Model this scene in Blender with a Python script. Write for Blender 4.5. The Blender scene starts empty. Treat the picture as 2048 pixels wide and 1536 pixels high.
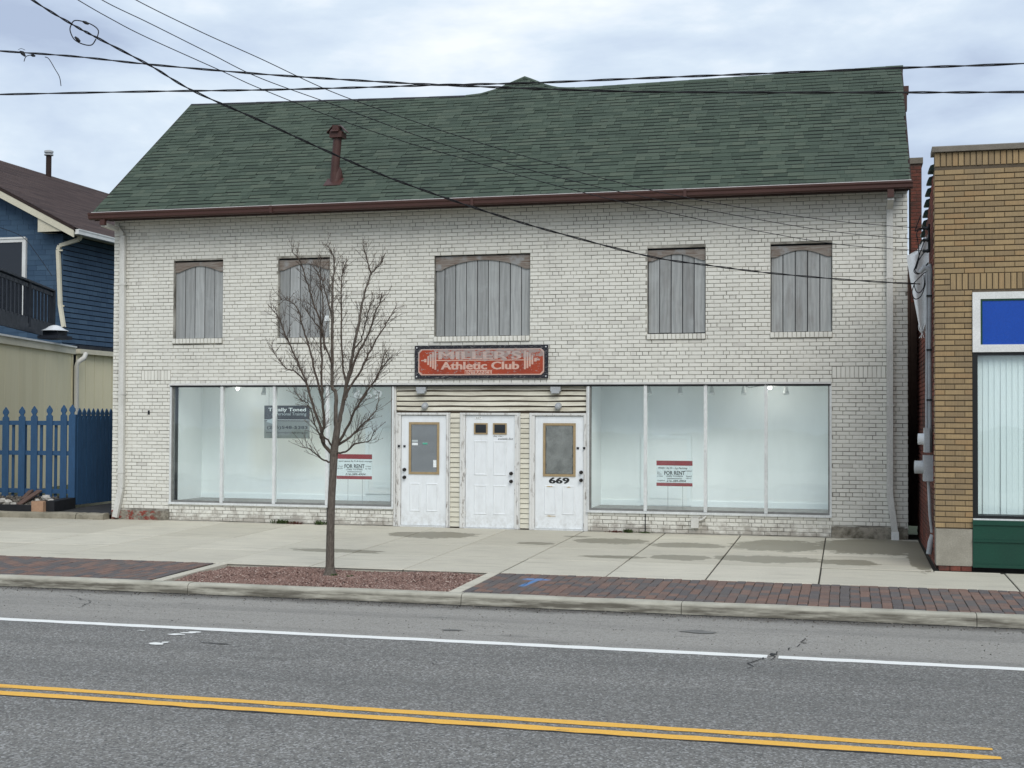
import bpy, math, random
import numpy as np
from mathutils import Vector, Matrix, Euler
random.seed(7); rng = np.random.default_rng(7)
S = bpy.context.scene
COL = S.collection
R = math.radians

# ------------------------------------------------------------------ camera
F, SH = 2600.0, 15.19
YAW, PIT, ROLL = R(14.49), R(1.2247), R(0.2553)
_f = Vector((-math.sin(YAW), math.cos(YAW), 0)); _r = Vector((math.cos(YAW), math.sin(YAW), 0)); _u = Vector((0, 0, 1))
CW = _f*math.cos(PIT) + _u*math.sin(PIT); _u2 = _u*math.cos(PIT) - _f*math.sin(PIT)
CR = _r*math.cos(ROLL) + _u2*math.sin(ROLL); CU = _u2*math.cos(ROLL) - _r*math.sin(ROLL)
CAM = Vector((23*math.sin(YAW), -23*math.cos(YAW), 1.96))
cd = bpy.data.cameras.new('camera'); cam = bpy.data.objects.new('camera', cd); COL.objects.link(cam)
cam.matrix_world = Matrix(((CR.x, CU.x, -CW.x, CAM.x), (CR.y, CU.y, -CW.y, CAM.y), (CR.z, CU.z, -CW.z, CAM.z), (0, 0, 0, 1)))
cd.sensor_fit = 'HORIZONTAL'; cd.sensor_width = 36; cd.lens = 36*F/2048; cd.shift_y = SH/2048
cd.clip_end = 3000
S.camera = cam
def ray(x, y): return CR*((x-1024)/F) + CU*((768+SH-y)/F) + CW
def at(x, y, Y=None, Z=None, X=None):
    d = ray(x, y)
    t = (Y-CAM.y)/d.y if Y is not None else (Z-CAM.z)/d.z if Z is not None else (X-CAM.x)/d.x
    return CAM + d*t
def ad(x, y, dep): return CAM + ray(x, y)*dep
def pj(p):
    d = Vector(p)-CAM; z = d.dot(CW)
    return (1024+F*d.dot(CR)/z, 768+SH-F*d.dot(CU)/z, z)

# ------------------------------------------------------------------ node helper
def nd(nt, typ, ins=None, **props):
    n = nt.nodes.new(typ)
    for k, v in props.items(): setattr(n, k, v)
    for k, v in (ins or {}).items():
        s = n.inputs[k]
        if isinstance(v, bpy.types.NodeSocket): nt.links.new(v, s)
        else: s.default_value = v
    return n
def c4(c): return (c[0], c[1], c[2], 1.0)
def mixc(nt, f, a, b, blend='MIX'):
    n = nt.nodes.new('ShaderNodeMix'); n.data_type = 'RGBA'; n.blend_type = blend
    for i, v in ((0, f), (6, a), (7, b)):
        s = n.inputs[i]
        if isinstance(v, bpy.types.NodeSocket): nt.links.new(v, s)
        elif i == 0: s.default_value = v
        else: s.default_value = c4(v)
    return n.outputs[2]
def math2(nt, op, a, b=0.0, clamp=False):
    n = nt.nodes.new('ShaderNodeMath'); n.operation = op; n.use_clamp = clamp
    for i, v in ((0, a), (1, b)):
        if isinstance(v, bpy.types.NodeSocket): nt.links.new(v, n.inputs[i])
        else: n.inputs[i].default_value = v
    return n.outputs[0]
def ramp(nt, v, lo, hi, a=0.0, b=1.0):
    n = nd(nt, 'ShaderNodeMapRange', {0: v, 1: lo, 2: hi, 3: a, 4: b}); n.clamp = True
    return n.outputs[0]
def noise(nt, vec, scale, detail=4, rough=.55, dist=0.0):
    return nd(nt, 'ShaderNodeTexNoise', {'Vector': vec, 'Scale': scale, 'Detail': detail, 'Roughness': rough, 'Distortion': dist}).outputs[0]
def wpos(nt): return nd(nt, 'ShaderNodeNewGeometry').outputs['Position']
def scl(nt, vec, s): return nd(nt, 'ShaderNodeVectorMath', {0: vec, 1: s}, operation='MULTIPLY').outputs[0]

# ------------------------------------------------------------------ world, sun, exposure
SUN_EL, SUN_AZ = R(42), R(155)     # azimuth measured clockwise from +Y (north); the sun stands behind the camera
w = bpy.data.worlds.new('World'); S.world = w; w.use_nodes = True
nt = w.node_tree; nt.nodes.clear()
sky = nd(nt, 'ShaderNodeTexSky', sky_type='NISHITA', sun_disc=False, sun_elevation=SUN_EL, sun_rotation=SUN_AZ, altitude=200, air_density=1.2, dust_density=2.5)
gen = nd(nt, 'ShaderNodeTexCoord').outputs['Generated']
st = scl(nt, gen, (1.0, 1.0, 2.6))
n1 = noise(nt, nd(nt, 'ShaderNodeVectorMath', {0: st, 1: (3.1, .4, 1.7)}, operation='ADD').outputs[0], 2.6, 7, .55, .35)
n2 = noise(nt, scl(nt, st, (1.7, 1.7, 1.7)), 4.4, 5, .55, .15)
cl = math2(nt, 'ADD', math2(nt, 'MULTIPLY', n1, .72), math2(nt, 'MULTIPLY', n2, .28))
cr = nd(nt, 'ShaderNodeValToRGB', {0: cl}); e = cr.color_ramp
e.elements[0].position = .39; e.elements[0].color = (3.8, 4.55, 6.0, 1)
e.elements[1].position = .63; e.elements[1].color = (8.2, 8.6, 9.0, 1)
q = e.elements.new(.47); q.color = (4.95, 5.85, 7.2, 1)
q = e.elements.new(.55); q.color = (6.1, 7.0, 8.0, 1)
col = mixc(nt, .93, sky.outputs[0], cr.outputs[0])
bg = nd(nt, 'ShaderNodeBackground', {'Color': col, 'Strength': .1})
nd(nt, 'ShaderNodeOutputWorld', {'Surface': bg.outputs[0]})
sl = bpy.data.lights.new('sun', 'SUN'); sl.energy = 1.5; sl.angle = R(38); sl.color = (1, .965, .91)
so = bpy.data.objects.new('sun', sl); COL.objects.link(so)
sd = Vector((math.sin(SUN_AZ)*math.cos(SUN_EL), math.cos(SUN_AZ)*math.cos(SUN_EL), math.sin(SUN_EL)))
so.rotation_euler = sd.to_track_quat('Z', 'Y').to_euler(); so.location = (0, -30, 30)
S.view_settings.view_transform = 'Standard'; S.view_settings.look = 'None'
S.view_settings.exposure = 0.3; S.view_settings.gamma = 1.0; S.view_settings.use_curve_mapping = False
S.cycles.max_bounces = 8; S.cycles.diffuse_bounces = 4; S.cycles.transparent_max_bounces = 12

# ------------------------------------------------------------------ materials
MATS = {}
def rnd_piece(nt):
    a = nd(nt, 'ShaderNodeNewGeometry').outputs['Random Per Island']; b = nd(nt, 'ShaderNodeObjectInfo').outputs['Random']
    return math2(nt, 'FRACT', math2(nt, 'ADD', a, math2(nt, 'MULTIPLY', b, 7.31)))
def material(name, fn=None, color=(.5, .5, .5), rough=.8, spec=.3, metal=0.0):
    if name in MATS: return MATS[name]
    m = bpy.data.materials.new(name); m.use_nodes = True; nt = m.node_tree
    b = nt.nodes['Principled BSDF']
    b.inputs['Base Color'].default_value = c4(color); b.inputs['Roughness'].default_value = rough
    b.inputs['Specular IOR Level'].default_value = spec; b.inputs['Metallic'].default_value = metal
    if fn: fn(nt, b)
    MATS[name] = m; return m
def setc(nt, b, s): nt.links.new(s, b.inputs['Base Color'])
def setr(nt, b, s): nt.links.new(s, b.inputs['Roughness'])
def bump(nt, b, h, strength=.4, dist=.01):
    nt.links.new(nd(nt, 'ShaderNodeBump', {'Height': h, 'Strength': strength, 'Distance': dist}).outputs[0], b.inputs['Normal'])
def weathered(color, color2=None, scale=6, amt=.5, rough=.75, spec=.3, fine=60, bmp=.25, stretch=(1, 1, 1), metal=0, var=.12):
    """plain paint, metal or plaster with soft blotches, fine grain and slight bump"""
    c2 = color2 or tuple(k*.72 for k in color)
    def fn(nt, b):
        p = scl(nt, wpos(nt), stretch)
        a = ramp(nt, noise(nt, p, scale, 5, .6), .38, .7)
        col = mixc(nt, math2(nt, 'MULTIPLY', a, amt), color, c2)
        g = noise(nt, p, fine, 3, .6)
        col = mixc(nt, 1.0, col, nd(nt, 'ShaderNodeCombineXYZ', {0: ramp(nt, g, .3, .7, 1-var, 1+var), 1: ramp(nt, g, .3, .7, 1-var, 1+var), 2: ramp(nt, g, .3, .7, 1-var, 1+var)}).outputs[0], 'MULTIPLY')
        setc(nt, b, col); setr(nt, b, ramp(nt, a, 0, 1, rough, min(1, rough+.12)))
        if bmp: bump(nt, b, g, bmp, .004)
    return fn
def gray(nt, v): return nd(nt, 'ShaderNodeCombineXYZ', {0: v, 1: v, 2: v}).outputs[0]

def f_white_brick(nt, b):
    p = wpos(nt); r = rnd_piece(nt)
    col = mixc(nt, r, (.66, .65, .588), (.725, .715, .65))
    # worn, greyer bricks
    r2 = math2(nt, 'FRACT', math2(nt, 'MULTIPLY', r, 13.7))
    col = mixc(nt, ramp(nt, r2, .93, 1, 0, .45), col, (.42, .40, .37))
    # large soft grime
    big = ramp(nt, noise(nt, scl(nt, p, (1, 1, .55)), .9, 5, .6), .45, .75)
    col = mixc(nt, math2(nt, 'MULTIPLY', big, .22), col, (.45, .44, .40))
    # rain streaks
    st = ramp(nt, noise(nt, scl(nt, p, (9, 1, .7)), 1.0, 4, .6), .56, .78)
    col = mixc(nt, math2(nt, 'MULTIPLY', st, .25), col, (.36, .35, .32))
    # flaked spots
    fl = ramp(nt, noise(nt, p, 26, 4, .65), .67, .74)
    col = mixc(nt, math2(nt, 'MULTIPLY', fl, .6), col, (.33, .29, .26))
    # paint lost low on the wall: grimy and red brick showing
    z = nd(nt, 'ShaderNodeSeparateXYZ', {0: p}).outputs
    low = ramp(nt, z[2], .02, .34, 1, 0)
    lowm = ramp(nt, math2(nt, 'ADD', math2(nt, 'MULTIPLY', low, .34), noise(nt, p, 5.5, 5, .65)), .63, .82)
    col = mixc(nt, math2(nt, 'MULTIPLY', lowm, .75), col, (.30, .27, .23))
    lft = ramp(nt, z[0], -7.1, -6.8, 1, 0)
    red = ramp(nt, math2(nt, 'ADD', math2(nt, 'MULTIPLY', math2(nt, 'MULTIPLY', low, lft), .42), noise(nt, p, 6.5, 4, .6)), .76, .80)
    col = mixc(nt, red, col, (.23, .06, .045))
    setc(nt, b, col); setr(nt, b, ramp(nt, r, 0, 1, .62, .8))
    bump(nt, b, noise(nt, p, 70, 4, .65), .35, .004)
material('white_painted_brick', f_white_brick, spec=.25)
def f_mortar(nt, b):
    p = wpos(nt)
    a = ramp(nt, noise(nt, p, 2.3, 5, .65), .40, .62)
    setc(nt, b, mixc(nt, a, (.17, .16, .135), (.50, .485, .43)))
    bump(nt, b, noise(nt, p, 120, 3), .6, .004)
material('painted_mortar', f_mortar, rough=.9)
def f_foundation(nt, b):
    p = wpos(nt); a = ramp(nt, noise(nt, p, 9, 6, .65), .4, .65)
    col = mixc(nt, a, (.30, .275, .225), (.11, .10, .075))
    z = nd(nt, 'ShaderNodeSeparateXYZ', {0: p}).outputs
    red = math2(nt, 'MULTIPLY', ramp(nt, z[0], -7.05, -6.85, 1, 0), ramp(nt, noise(nt, scl(nt, p, (1, 1, 1.6)), 7, 6, .75), .50, .53))
    col = mixc(nt, red, col, (.22, .055, .04))
    setc(nt, b, col); bump(nt, b, noise(nt, p, 22, 6, .7), .9, .03)
material('rough_foundation', f_foundation, rough=.95)
def f_shingle(nt, b):
    p = wpos(nt); r = rnd_piece(nt)
    cr = nd(nt, 'ShaderNodeValToRGB', {0: r}); e = cr.color_ramp
    e.elements[0].color = (.050, .069, .052, 1); e.elements[1].color = (.086, .108, .080, 1)
    q = e.elements.new(.35); q.color = (.064, .087, .065, 1); q = e.elements.new(.7); q.color = (.073, .097, .073, 1)
    g = noise(nt, p, 190, 2, .7)
    col = mixc(nt, 1, cr.outputs[0], gray(nt, ramp(nt, g, .3, .7, .72, 1.28)), 'MULTIPLY')
    big = ramp(nt, noise(nt, scl(nt, p, (1, .5, .5)), .55, 4), .4, .68)
    col = mixc(nt, math2(nt, 'MULTIPLY', big, .28), col, (.045, .058, .052))
    setc(nt, b, col); bump(nt, b, g, .5, .004)
material('green_shingle', f_shingle, rough=.92, spec=.2)
material('roof_felt', weathered((.008, .011, .0095), rough=.95))
material('ridge_metal', weathered((.02, .02, .022), rough=.6))
material('brown_metal', weathered((.070, .031, .025), (.045, .022, .018), scale=5, rough=.42, spec=.45, bmp=.05, stretch=(.4, 1, 1)))
material('soffit_brown', weathered((.035, .022, .019), rough=.8))
material('white_trim_metal', weathered((.62, .62, .60), (.40, .39, .36), scale=7, rough=.45, spec=.4, stretch=(.5, 1, 2), bmp=.1))
material('downspout_paint', weathered((.62, .615, .575), (.42, .41, .37), scale=3, amt=.55, rough=.5, stretch=(2, 2, .7), bmp=.12))
material('aluminium', weathered((.68, .70, .69), (.46, .47, .465), scale=6, rough=.38, spec=.5, metal=.25, bmp=.06, stretch=(1, 1, .4)))
material('dark_aluminium', weathered((.20, .20, .19), (.10, .10, .09), scale=8, rough=.5, spec=.4))
def f_board(nt, b):
    p = wpos(nt); r = rnd_piece(nt)
    off = nd(nt, 'ShaderNodeVectorMath', {0: p, 1: nd(nt, 'ShaderNodeCombineXYZ', {0: math2(nt, 'MULTIPLY', r, 9), 1: 0, 2: math2(nt, 'MULTIPLY', r, 31)}).outputs[0]}, operation='ADD').outputs[0]
    gr = noise(nt, scl(nt, off, (16, 16, .9)), 2.2, 5, .6, 1.1)
    wv = nd(nt, 'ShaderNodeTexWave', {'Vector': scl(nt, off, (1, 1, .14)), 'Scale': 4.0, 'Distortion': 9.0, 'Detail': 3, 'Detail Scale': 1.3}, wave_type='BANDS', bands_direction='X').outputs[1]
    col = mixc(nt, r, (.28, .29, .288), (.40, .415, .41))
    col = mixc(nt, math2(nt, 'MULTIPLY', ramp(nt, wv, .25, .75), .22), col, (.15, .16, .16))
    col = mixc(nt, math2(nt, 'MULTIPLY', ramp(nt, gr, .45, .70), .30), col, (.15, .155, .15))
    pale = ramp(nt, noise(nt, off, 3.2, 4), .55, .75)
    col = mixc(nt, math2(nt, 'MULTIPLY', pale, .35), col, (.46, .485, .49))
    x = nd(nt, 'ShaderNodeSeparateXYZ', {0: p}).outputs[0]
    brown = math2(nt, 'MULTIPLY', ramp(nt, x, -.2, 4.6, .15, .8), ramp(nt, noise(nt, scl(nt, off, (1, 1, .4)), 2.6, 5, .6), .5, .66))
    col = mixc(nt, math2(nt, 'MULTIPLY', brown, .55), col, (.15, .13, .115))
    setc(nt, b, col); bump(nt, b, gr, .5, .004)
material('grey_weathered_wood', f_board, rough=.88, spec=.15)
def f_arch(nt, b):
    p = wpos(nt)
    gr = noise(nt, scl(nt, p, (1.2, 10, 14)), 3, 5, .6, .8)
    col = mixc(nt, ramp(nt, gr, .35, .65), (.27, .25, .225), (.16, .12, .095))
    col = mixc(nt, ramp(nt, noise(nt, p, 3.5, 4), .52, .62, 0, .75), col, (.30, .31, .31))
    setc(nt, b, col); bump(nt, b, gr, .5, .005)
material('brown_weathered_wood', f_arch, rough=.9)
def f_glass(nt, b):
    nt.nodes.remove(b)
    bf = nd(nt, 'ShaderNodeNewGeometry').outputs['Backfacing']
    lw = math2(nt, 'MULTIPLY', nd(nt, 'ShaderNodeFresnel', {'IOR': 1.52}).outputs[0], math2(nt, 'SUBTRACT', 1.0, bf))
    p = wpos(nt)
    wob = nd(nt, 'ShaderNodeBump', {'Height': noise(nt, p, .8, 2), 'Strength': .05, 'Distance': .1}).outputs[0]
    gl = nd(nt, 'ShaderNodeBsdfGlossy', {'Color': (.92, .98, 1, 1), 'Roughness': .02, 'Normal': wob}).outputs[0]
    tr = nd(nt, 'ShaderNodeBsdfTransparent', {'Color': (.965, .995, .995, 1)}).outputs[0]
    # thin pale film, mixed in to make the panes milkier and brighter
    df = nd(nt, 'ShaderNodeBsdfDiffuse', {'Color': (.76, .84, .88, 1)}).outputs[0]
    film = nd(nt, 'ShaderNodeMixShader', {0: ramp(nt, noise(nt, scl(nt, p, (1, 1, .35)), 1.6, 5, .6), .38, .72, .012, .055), 1: tr, 2: df}).outputs[0]
    ms = nd(nt, 'ShaderNodeMixShader', {0: math2(nt, 'MULTIPLY', lw, 1.6, True), 1: film, 2: gl}).outputs[0]
    nt.links.new(ms, nt.nodes['Material Output'].inputs['Surface'])
material('shop_glass', f_glass)
def f_dglass(nt, b):
    b.inputs['Base Color'].default_value = (.015, .018, .022, 1); b.inputs['Roughness'].default_value = .06; b.inputs['Specular IOR Level'].default_value = .6
material('dark_glass', f_dglass)
def f_inner(nt, b):
    p = wpos(nt)
    z = nd(nt, 'ShaderNodeSeparateXYZ', {0: p}).outputs
    blot = noise(nt, p, .9, 4)
    refl_patch = math2(nt, 'MULTIPLY', math2(nt, 'MULTIPLY', ramp(nt, z[0], -5.75, -5.5), ramp(nt, z[0], -3.4, -3.1, 1, 0)),
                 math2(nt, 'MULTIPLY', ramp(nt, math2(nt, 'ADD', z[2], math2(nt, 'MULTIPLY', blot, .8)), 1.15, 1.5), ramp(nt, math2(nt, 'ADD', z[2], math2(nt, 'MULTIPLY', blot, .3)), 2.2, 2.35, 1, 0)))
    col = mixc(nt, math2(nt, 'MULTIPLY', refl_patch, .55), (.85, .875, .865), (.84, .80, .70))  # reflection of a beige building, painted as a warm patch on the wall
    col = mixc(nt, math2(nt, 'MULTIPLY', ramp(nt, blot, .45, .75), .12), col, (.6, .66, .68))
    setc(nt, b, col)
material('display_paint', f_inner, rough=.7)
material('display_trim', color=(.84, .88, .88), rough=.5)
material('display_floor', weathered((.26, .25, .235), rough=.7))
material('display_ceiling_paint', color=(.74, .77, .76), rough=.8)
def f_door(nt, b):
    p = wpos(nt); a = ramp(nt, noise(nt, scl(nt, p, (3, 1, 1)), 3.0, 6, .65), .45, .75)
    col = mixc(nt, math2(nt, 'MULTIPLY', a, .32), (.77, .80, .81), (.52, .53, .52))
    z = nd(nt, 'ShaderNodeSeparateXYZ', {0: p}).outputs[2]
    d = math2(nt, 'MULTIPLY', ramp(nt, z, .04, .45, 1, 0), ramp(nt, noise(nt, p, 12, 5, .7), .42, .68))
    col = mixc(nt, math2(nt, 'MULTIPLY', d, .55), col, (.42, .41, .37))
    setc(nt, b, col); bump(nt, b, noise(nt, p, 90, 3), .12, .003)
material('white_door_paint', f_door, rough=.42, spec=.4)
def f_peel(nt, b):
    p = wpos(nt)
    a = ramp(nt, noise(nt, scl(nt, p, (7, 7, 1.4)), 3.2, 6, .7), .55, .60)
    z = nd(nt, 'ShaderNodeSeparateXYZ', {0: p}).outputs[2]
    a = math2(nt, 'MULTIPLY', a, ramp(nt, z, 0, 1.9, 1, .5))
    col = mixc(nt, a, (.68, .68, .655), (.25, .225, .195))
    setc(nt, b, col); bump(nt, b, a, .35, .004)
material('peeling_white_paint', f_peel, rough=.7)
def f_siding(nt, b):
    p = wpos(nt); r = rnd_piece(nt)
    col = mixc(nt, r, (.60, .575, .47), (.68, .655, .55))
    z = nd(nt, 'ShaderNodeSeparateXYZ', {0: p}).outputs[2]
    st = ramp(nt, noise(nt, scl(nt, p, (.8, 1, 6)), 2.4, 5, .6), .42, .68)
    col = mixc(nt, math2(nt, 'MULTIPLY', st, ramp(nt, z, 1.2, 2.1, .15, .55)), col, (.27, .235, .175))
    setc(nt, b, col)
material('cream_siding', f_siding, rough=.55)
material('siding_backing', weathered((.12, .095, .07), rough=.9))
material('tan_glazing_frame', weathered((.36, .27, .15), (.25, .18, .10), scale=12, rough=.6))
material('knob_metal', color=(.035, .03, .027), rough=.35, metal=.7, spec=.5)
material('brass', weathered((.2, .15, .09), rough=.45, metal=.5))
material('black_paint', weathered((.014, .014, .016), rough=.5))
material('blind_slat', weathered((.26, .285, .295), rough=.5, amt=.2))
material('paper_grey', weathered((.22, .235, .225), (.13, .14, .135), scale=5, amt=.9, rough=.9))
material('paper_dark', weathered((.10, .105, .10), rough=.9))
material('paper_white', weathered((.78, .82, .82), amt=.15, rough=.6))
material('sign_red_band', weathered((.32, .035, .045), (.20, .03, .035), rough=.5))
material('sign_grey', weathered((.21, .225, .21), amt=.2, rough=.45))
material('sign_black', color=(.006, .006, .008), rough=.35)
material('sign_white', color=(.82, .84, .82), rough=.5)
material('sign_silver', color=(.45, .5, .5), rough=.5)
material('ink', color=(.02, .022, .022), rough=.6)
material('ochre_scuff', color=(.5, .34, .12), rough=.8)
material('green_sticker', color=(.1, .42, .3), rough=.5)
def f_signred(nt, b):
    p = wpos(nt)
    col = mixc(nt, ramp(nt, noise(nt, p, 3, 4), .4, .7), (.36, .055, .022), (.27, .042, .02))
    x = nd(nt, 'ShaderNodeSeparateXYZ', {0: p}).outputs
    band = math2(nt, 'MULTIPLY', ramp(nt, x[2], 2.98, 3.08), ramp(nt, x[0], -1.62, -1.35))
    pe = ramp(nt, math2(nt, 'ADD', noise(nt, scl(nt, p, (3, 3, 6)), 5, 6, .7), math2(nt, 'MULTIPLY', band, .17)), .585, .63)
    col = mixc(nt, math2(nt, 'MULTIPLY', pe, .85), col, (.31, .285, .265))
    wh = ramp(nt, noise(nt, scl(nt, p, (4, 4, 9)), 7, 5, .7, 1.5), .66, .69)
    col = mixc(nt, wh, col, (.66, .55, .48))
    setc(nt, b, col); bump(nt, b, pe, .4, .003)
material('faded_red_sign', f_signred, rough=.6)
def f_signpink(nt, b):
    p = wpos(nt)
    x = nd(nt, 'ShaderNodeSeparateXYZ', {0: p}).outputs
    band = ramp(nt, x[2], 2.99, 3.06)
    pe = ramp(nt, math2(nt, 'ADD', noise(nt, scl(nt, p, (3, 3, 5)), 8, 6, .7), math2(nt, 'MULTIPLY', band, .12)), .53, .60)
    setc(nt, b, mixc(nt, math2(nt, 'MULTIPLY', pe, .75), (.60, .38, .30), (.36, .34, .33)))
material('faded_pink_paint', f_signpink, rough=.7)
def f_signblk(nt, b):
    p = wpos(nt)
    pe = ramp(nt, noise(nt, scl(nt, p, (3, 3, 7)), 7, 6, .7, .6), .53, .62)
    setc(nt, b, mixc(nt, math2(nt, 'MULTIPLY', pe, .7), (.014, .014, .02), (.20, .195, .19)))
material('peeling_black_sign', f_signblk, rough=.55)
# left buildings
def f_blue(nt, b):
    p = wpos(nt); r = rnd_piece(nt)
    col = mixc(nt, r, (.034, .070, .122), (.052, .098, .156))
    g = ramp(nt, noise(nt, scl(nt, p, (10, 10, .8)), 3, 5, .6), .45, .7)
    col = mixc(nt, math2(nt, 'MULTIPLY', g, .3), col, (.05, .085, .13))
    setc(nt, b, col); bump(nt, b, noise(nt, scl(nt, p, (14, 14, 1)), 5, 4), .3, .005)
material('blue_shingle_siding', f_blue, rough=.75)
material('dark_gap', color=(.006, .008, .012), rough=.95)
def f_brownroof(nt, b):
    p = wpos(nt); r = rnd_piece(nt)
    col = mixc(nt, r, (.060, .040, .037), (.10, .068, .06))
    col = mixc(nt, 1, col, gray(nt, ramp(nt, noise(nt, p, 40, 3), .3, .7, .75, 1.25)), 'MULTIPLY')
    setc(nt, b, col)
material('brown_roof_shingle', f_brownroof, rough=.92)
material('cream_trim', weathered((.62, .585, .46), (.48, .44, .33), scale=2, rough=.55))
material('white_trim', weathered((.72, .73, .71), (.5, .5, .48), scale=3, rough=.5))
def f_annex(nt, b):
    p = wpos(nt); r = rnd_piece(nt)
    col = mixc(nt, r, (.72, .655, .445), (.77, .705, .49))
    st = ramp(nt, noise(nt, scl(nt, p, (5, 5, .6)), 2, 5, .6), .45, .72)
    col = mixc(nt, math2(nt, 'MULTIPLY', st, .15), col, (.5, .45, .29))
    setc(nt, b, col); bump(nt, b, noise(nt, scl(nt, p, (20, 20, 1)), 4, 4), .3, .004)
material('beige_panel_siding', f_annex, rough=.7)
material('fence_blue', weathered((.030, .085, .180), (.022, .058, .12), scale=4, amt=.6, rough=.6, stretch=(3, 3, .6), fine=30))
material('deck_black', weathered((.012, .016, .024), rough=.55))
material('asphalt_walk', weathered((.045, .047, .05), (.02, .02, .02), scale=5, rough=.9, bmp=.6))
material('old_kerb_concrete', weathered((.29, .265, .205), (.12, .11, .08), scale=3.5, amt=.8, rough=.9, bmp=.5))
material('black_timber', weathered((.014, .015, .018), rough=.7))
material('brown_board', weathered((.13, .085, .07), (.07, .045, .04), scale=6, rough=.85, stretch=(6, 1, 6)))
material('orange_block', weathered((.40, .25, .16), (.22, .13, .09), scale=9, rough=.9, bmp=.6))
material('pale_rock', weathered((.50, .48, .44), (.28, .26, .23), scale=14, rough=.85, bmp=.6))
material('rubble_soil', weathered((.14, .125, .105), (.05, .045, .04), scale=9, amt=.9, rough=.95, bmp=.9))
material('galvanised', weathered((.40, .42, .43), (.25, .26, .27), scale=5, rough=.4, metal=.55, spec=.5, bmp=.1))
material('bright_metal', weathered((.72, .74, .75), (.5, .52, .53), rough=.28, metal=.7, spec=.5))
# right building
def f_tan(nt, b):
    p = wpos(nt); r = rnd_piece(nt)
    cr = nd(nt, 'ShaderNodeValToRGB', {0: r}); e = cr.color_ramp
    e.elements[0].color = (.25, .178, .095, 1); e.elements[1].color = (.30, .195, .095, 1)
    q = e.elements.new(.4); q.color = (.285, .205, .108, 1); q = e.elements.new(.8); q.color = (.345, .245, .125, 1)
    vst = ramp(nt, noise(nt, scl(nt, p, (60, 60, 1.5)), 2, 4), .35, .65, .88, 1.12)
    col = mixc(nt, 1, cr.outputs[0], gray(nt, vst), 'MULTIPLY')
    d = ramp(nt, noise(nt, p, 1.6, 5, .6), .5, .75)
    col = mixc(nt, math2(nt, 'MULTIPLY', d, .35), col, (.14, .115, .085))
    setc(nt, b, col); bump(nt, b, noise(nt, scl(nt, p, (90, 90, 2)), 2, 3), .3, .003)
material('tan_face_brick', f_tan, rough=.6)
material('tan_mortar', weathered((.115, .09, .062), (.055, .045, .035), scale=4, rough=.9))
material('red_side_brick', lambda nt, b: (setc(nt, b, mixc(nt, ramp(nt, noise(nt, wpos(nt), 3, 5, .65), .40, .62), mixc(nt, rnd_piece(nt), (.16, .050, .036), (.24, .075, .05)), (.07, .04, .033))), bump(nt, b, noise(nt, wpos(nt), 40, 4), .6, .006)), rough=.92)
material('brown_mortar', weathered((.09, .06, .05), rough=.95))
material('coping_stone', weathered((.20, .18, .15), (.10, .09, .075), scale=5, rough=.85))
material('green_glazed_tile', weathered((.03, .055, .045), rough=.35, spec=.5))
material('base_stone', weathered((.34, .32, .265), (.20, .185, .15), scale=2.2, amt=.7, rough=.85, bmp=.4))
material('green_panel_paint', weathered((.008, .055, .035), (.006, .035, .024), scale=2, rough=.42, spec=.4, bmp=.05))
material('blue_panel', weathered((.007, .065, .38), (.007, .055, .32), scale=2, amt=.3, rough=.25, spec=.5, bmp=0))
material('white_blind', color=(.78, .83, .81), rough=.6)
material('black_metal', color=(.012, .014, .015), rough=.35)
material('white_tarp', weathered((.88, .89, .88), (.68, .68, .66), scale=4, rough=.45, bmp=.15))
material('cable_black', color=(.010, .010, .012), rough=.6)
material('cable_grey', weathered((.22, .22, .22), rough=.5))
# ground
def f_concrete(nt, b):
    p = wpos(nt); r = rnd_piece(nt)
    col = mixc(nt, r, (.475, .445, .362), (.585, .553, .458))
    a = ramp(nt, noise(nt, p, 1.3, 6, .6), .4, .7)
    col = mixc(nt, math2(nt, 'MULTIPLY', a, .35), col, (.41, .39, .33))
    st = ramp(nt, noise(nt, scl(nt, p, (.5, 3, 1)), 2.2, 5, .65), .52, .72)
    col = mixc(nt, math2(nt, 'MULTIPLY', st, .42), col, (.29, .27, .215))
    g = noise(nt, p, 110, 3, .7)
    col = mixc(nt, 1, col, gray(nt, ramp(nt, g, .3, .7, .86, 1.14)), 'MULTIPLY')
    # damp patches left by the rain, each with its own outline
    wet = None
    ns = noise(nt, scl(nt, p, (1, 1.6, 1)), 1.9, 4, .6); ns2 = noise(nt, p, 9, 4, .6)
    for cx, cy, rx, ry in WET:
        v = nd(nt, 'ShaderNodeVectorMath', {0: p, 1: (cx, cy, 0)}, operation='SUBTRACT').outputs[0]
        v = scl(nt, v, (1/rx, 1/ry, 0))
        l = nd(nt, 'ShaderNodeVectorMath', {0: v}, operation='LENGTH').outputs['Value']
        wet = l if wet is None else math2(nt, 'MINIMUM', wet, l)
    d = math2(nt, 'ADD', math2(nt, 'ADD', wet, math2(nt, 'MULTIPLY', math2(nt, 'SUBTRACT', ns, .5), 1.1)), math2(nt, 'MULTIPLY', math2(nt, 'SUBTRACT', ns2, .5), .75))
    m = ramp(nt, d, .965, 1.0, 1, 0)
    col = mixc(nt, math2(nt, 'MULTIPLY', m, .85), col, (.20, .182, .132))
    setc(nt, b, col); setr(nt, b, ramp(nt, m, 0, 1, .9, .55)); bump(nt, b, g, .3, .004)
WET = [(-1.05, -1.25, .75, .52), (-1.75, -3.85, .75, .22), (.97, -2.1, .3, .2), (2.05, -1.45, .62, .42), (2.45, -3.55, .5, .2), (3.3, -1.75, .62, .38),
       (3.4, -3.4, .5, .3), (4.7, -1.45, .72, .85), (4.65, -3.25, .75, .42), (6.2, -1.15, 1.0, 1.15), (5.75, -3.35, .4, .32), (6.75, -2.6, .16, 1.6), (1.35, -.9, .25, .12)]
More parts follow.
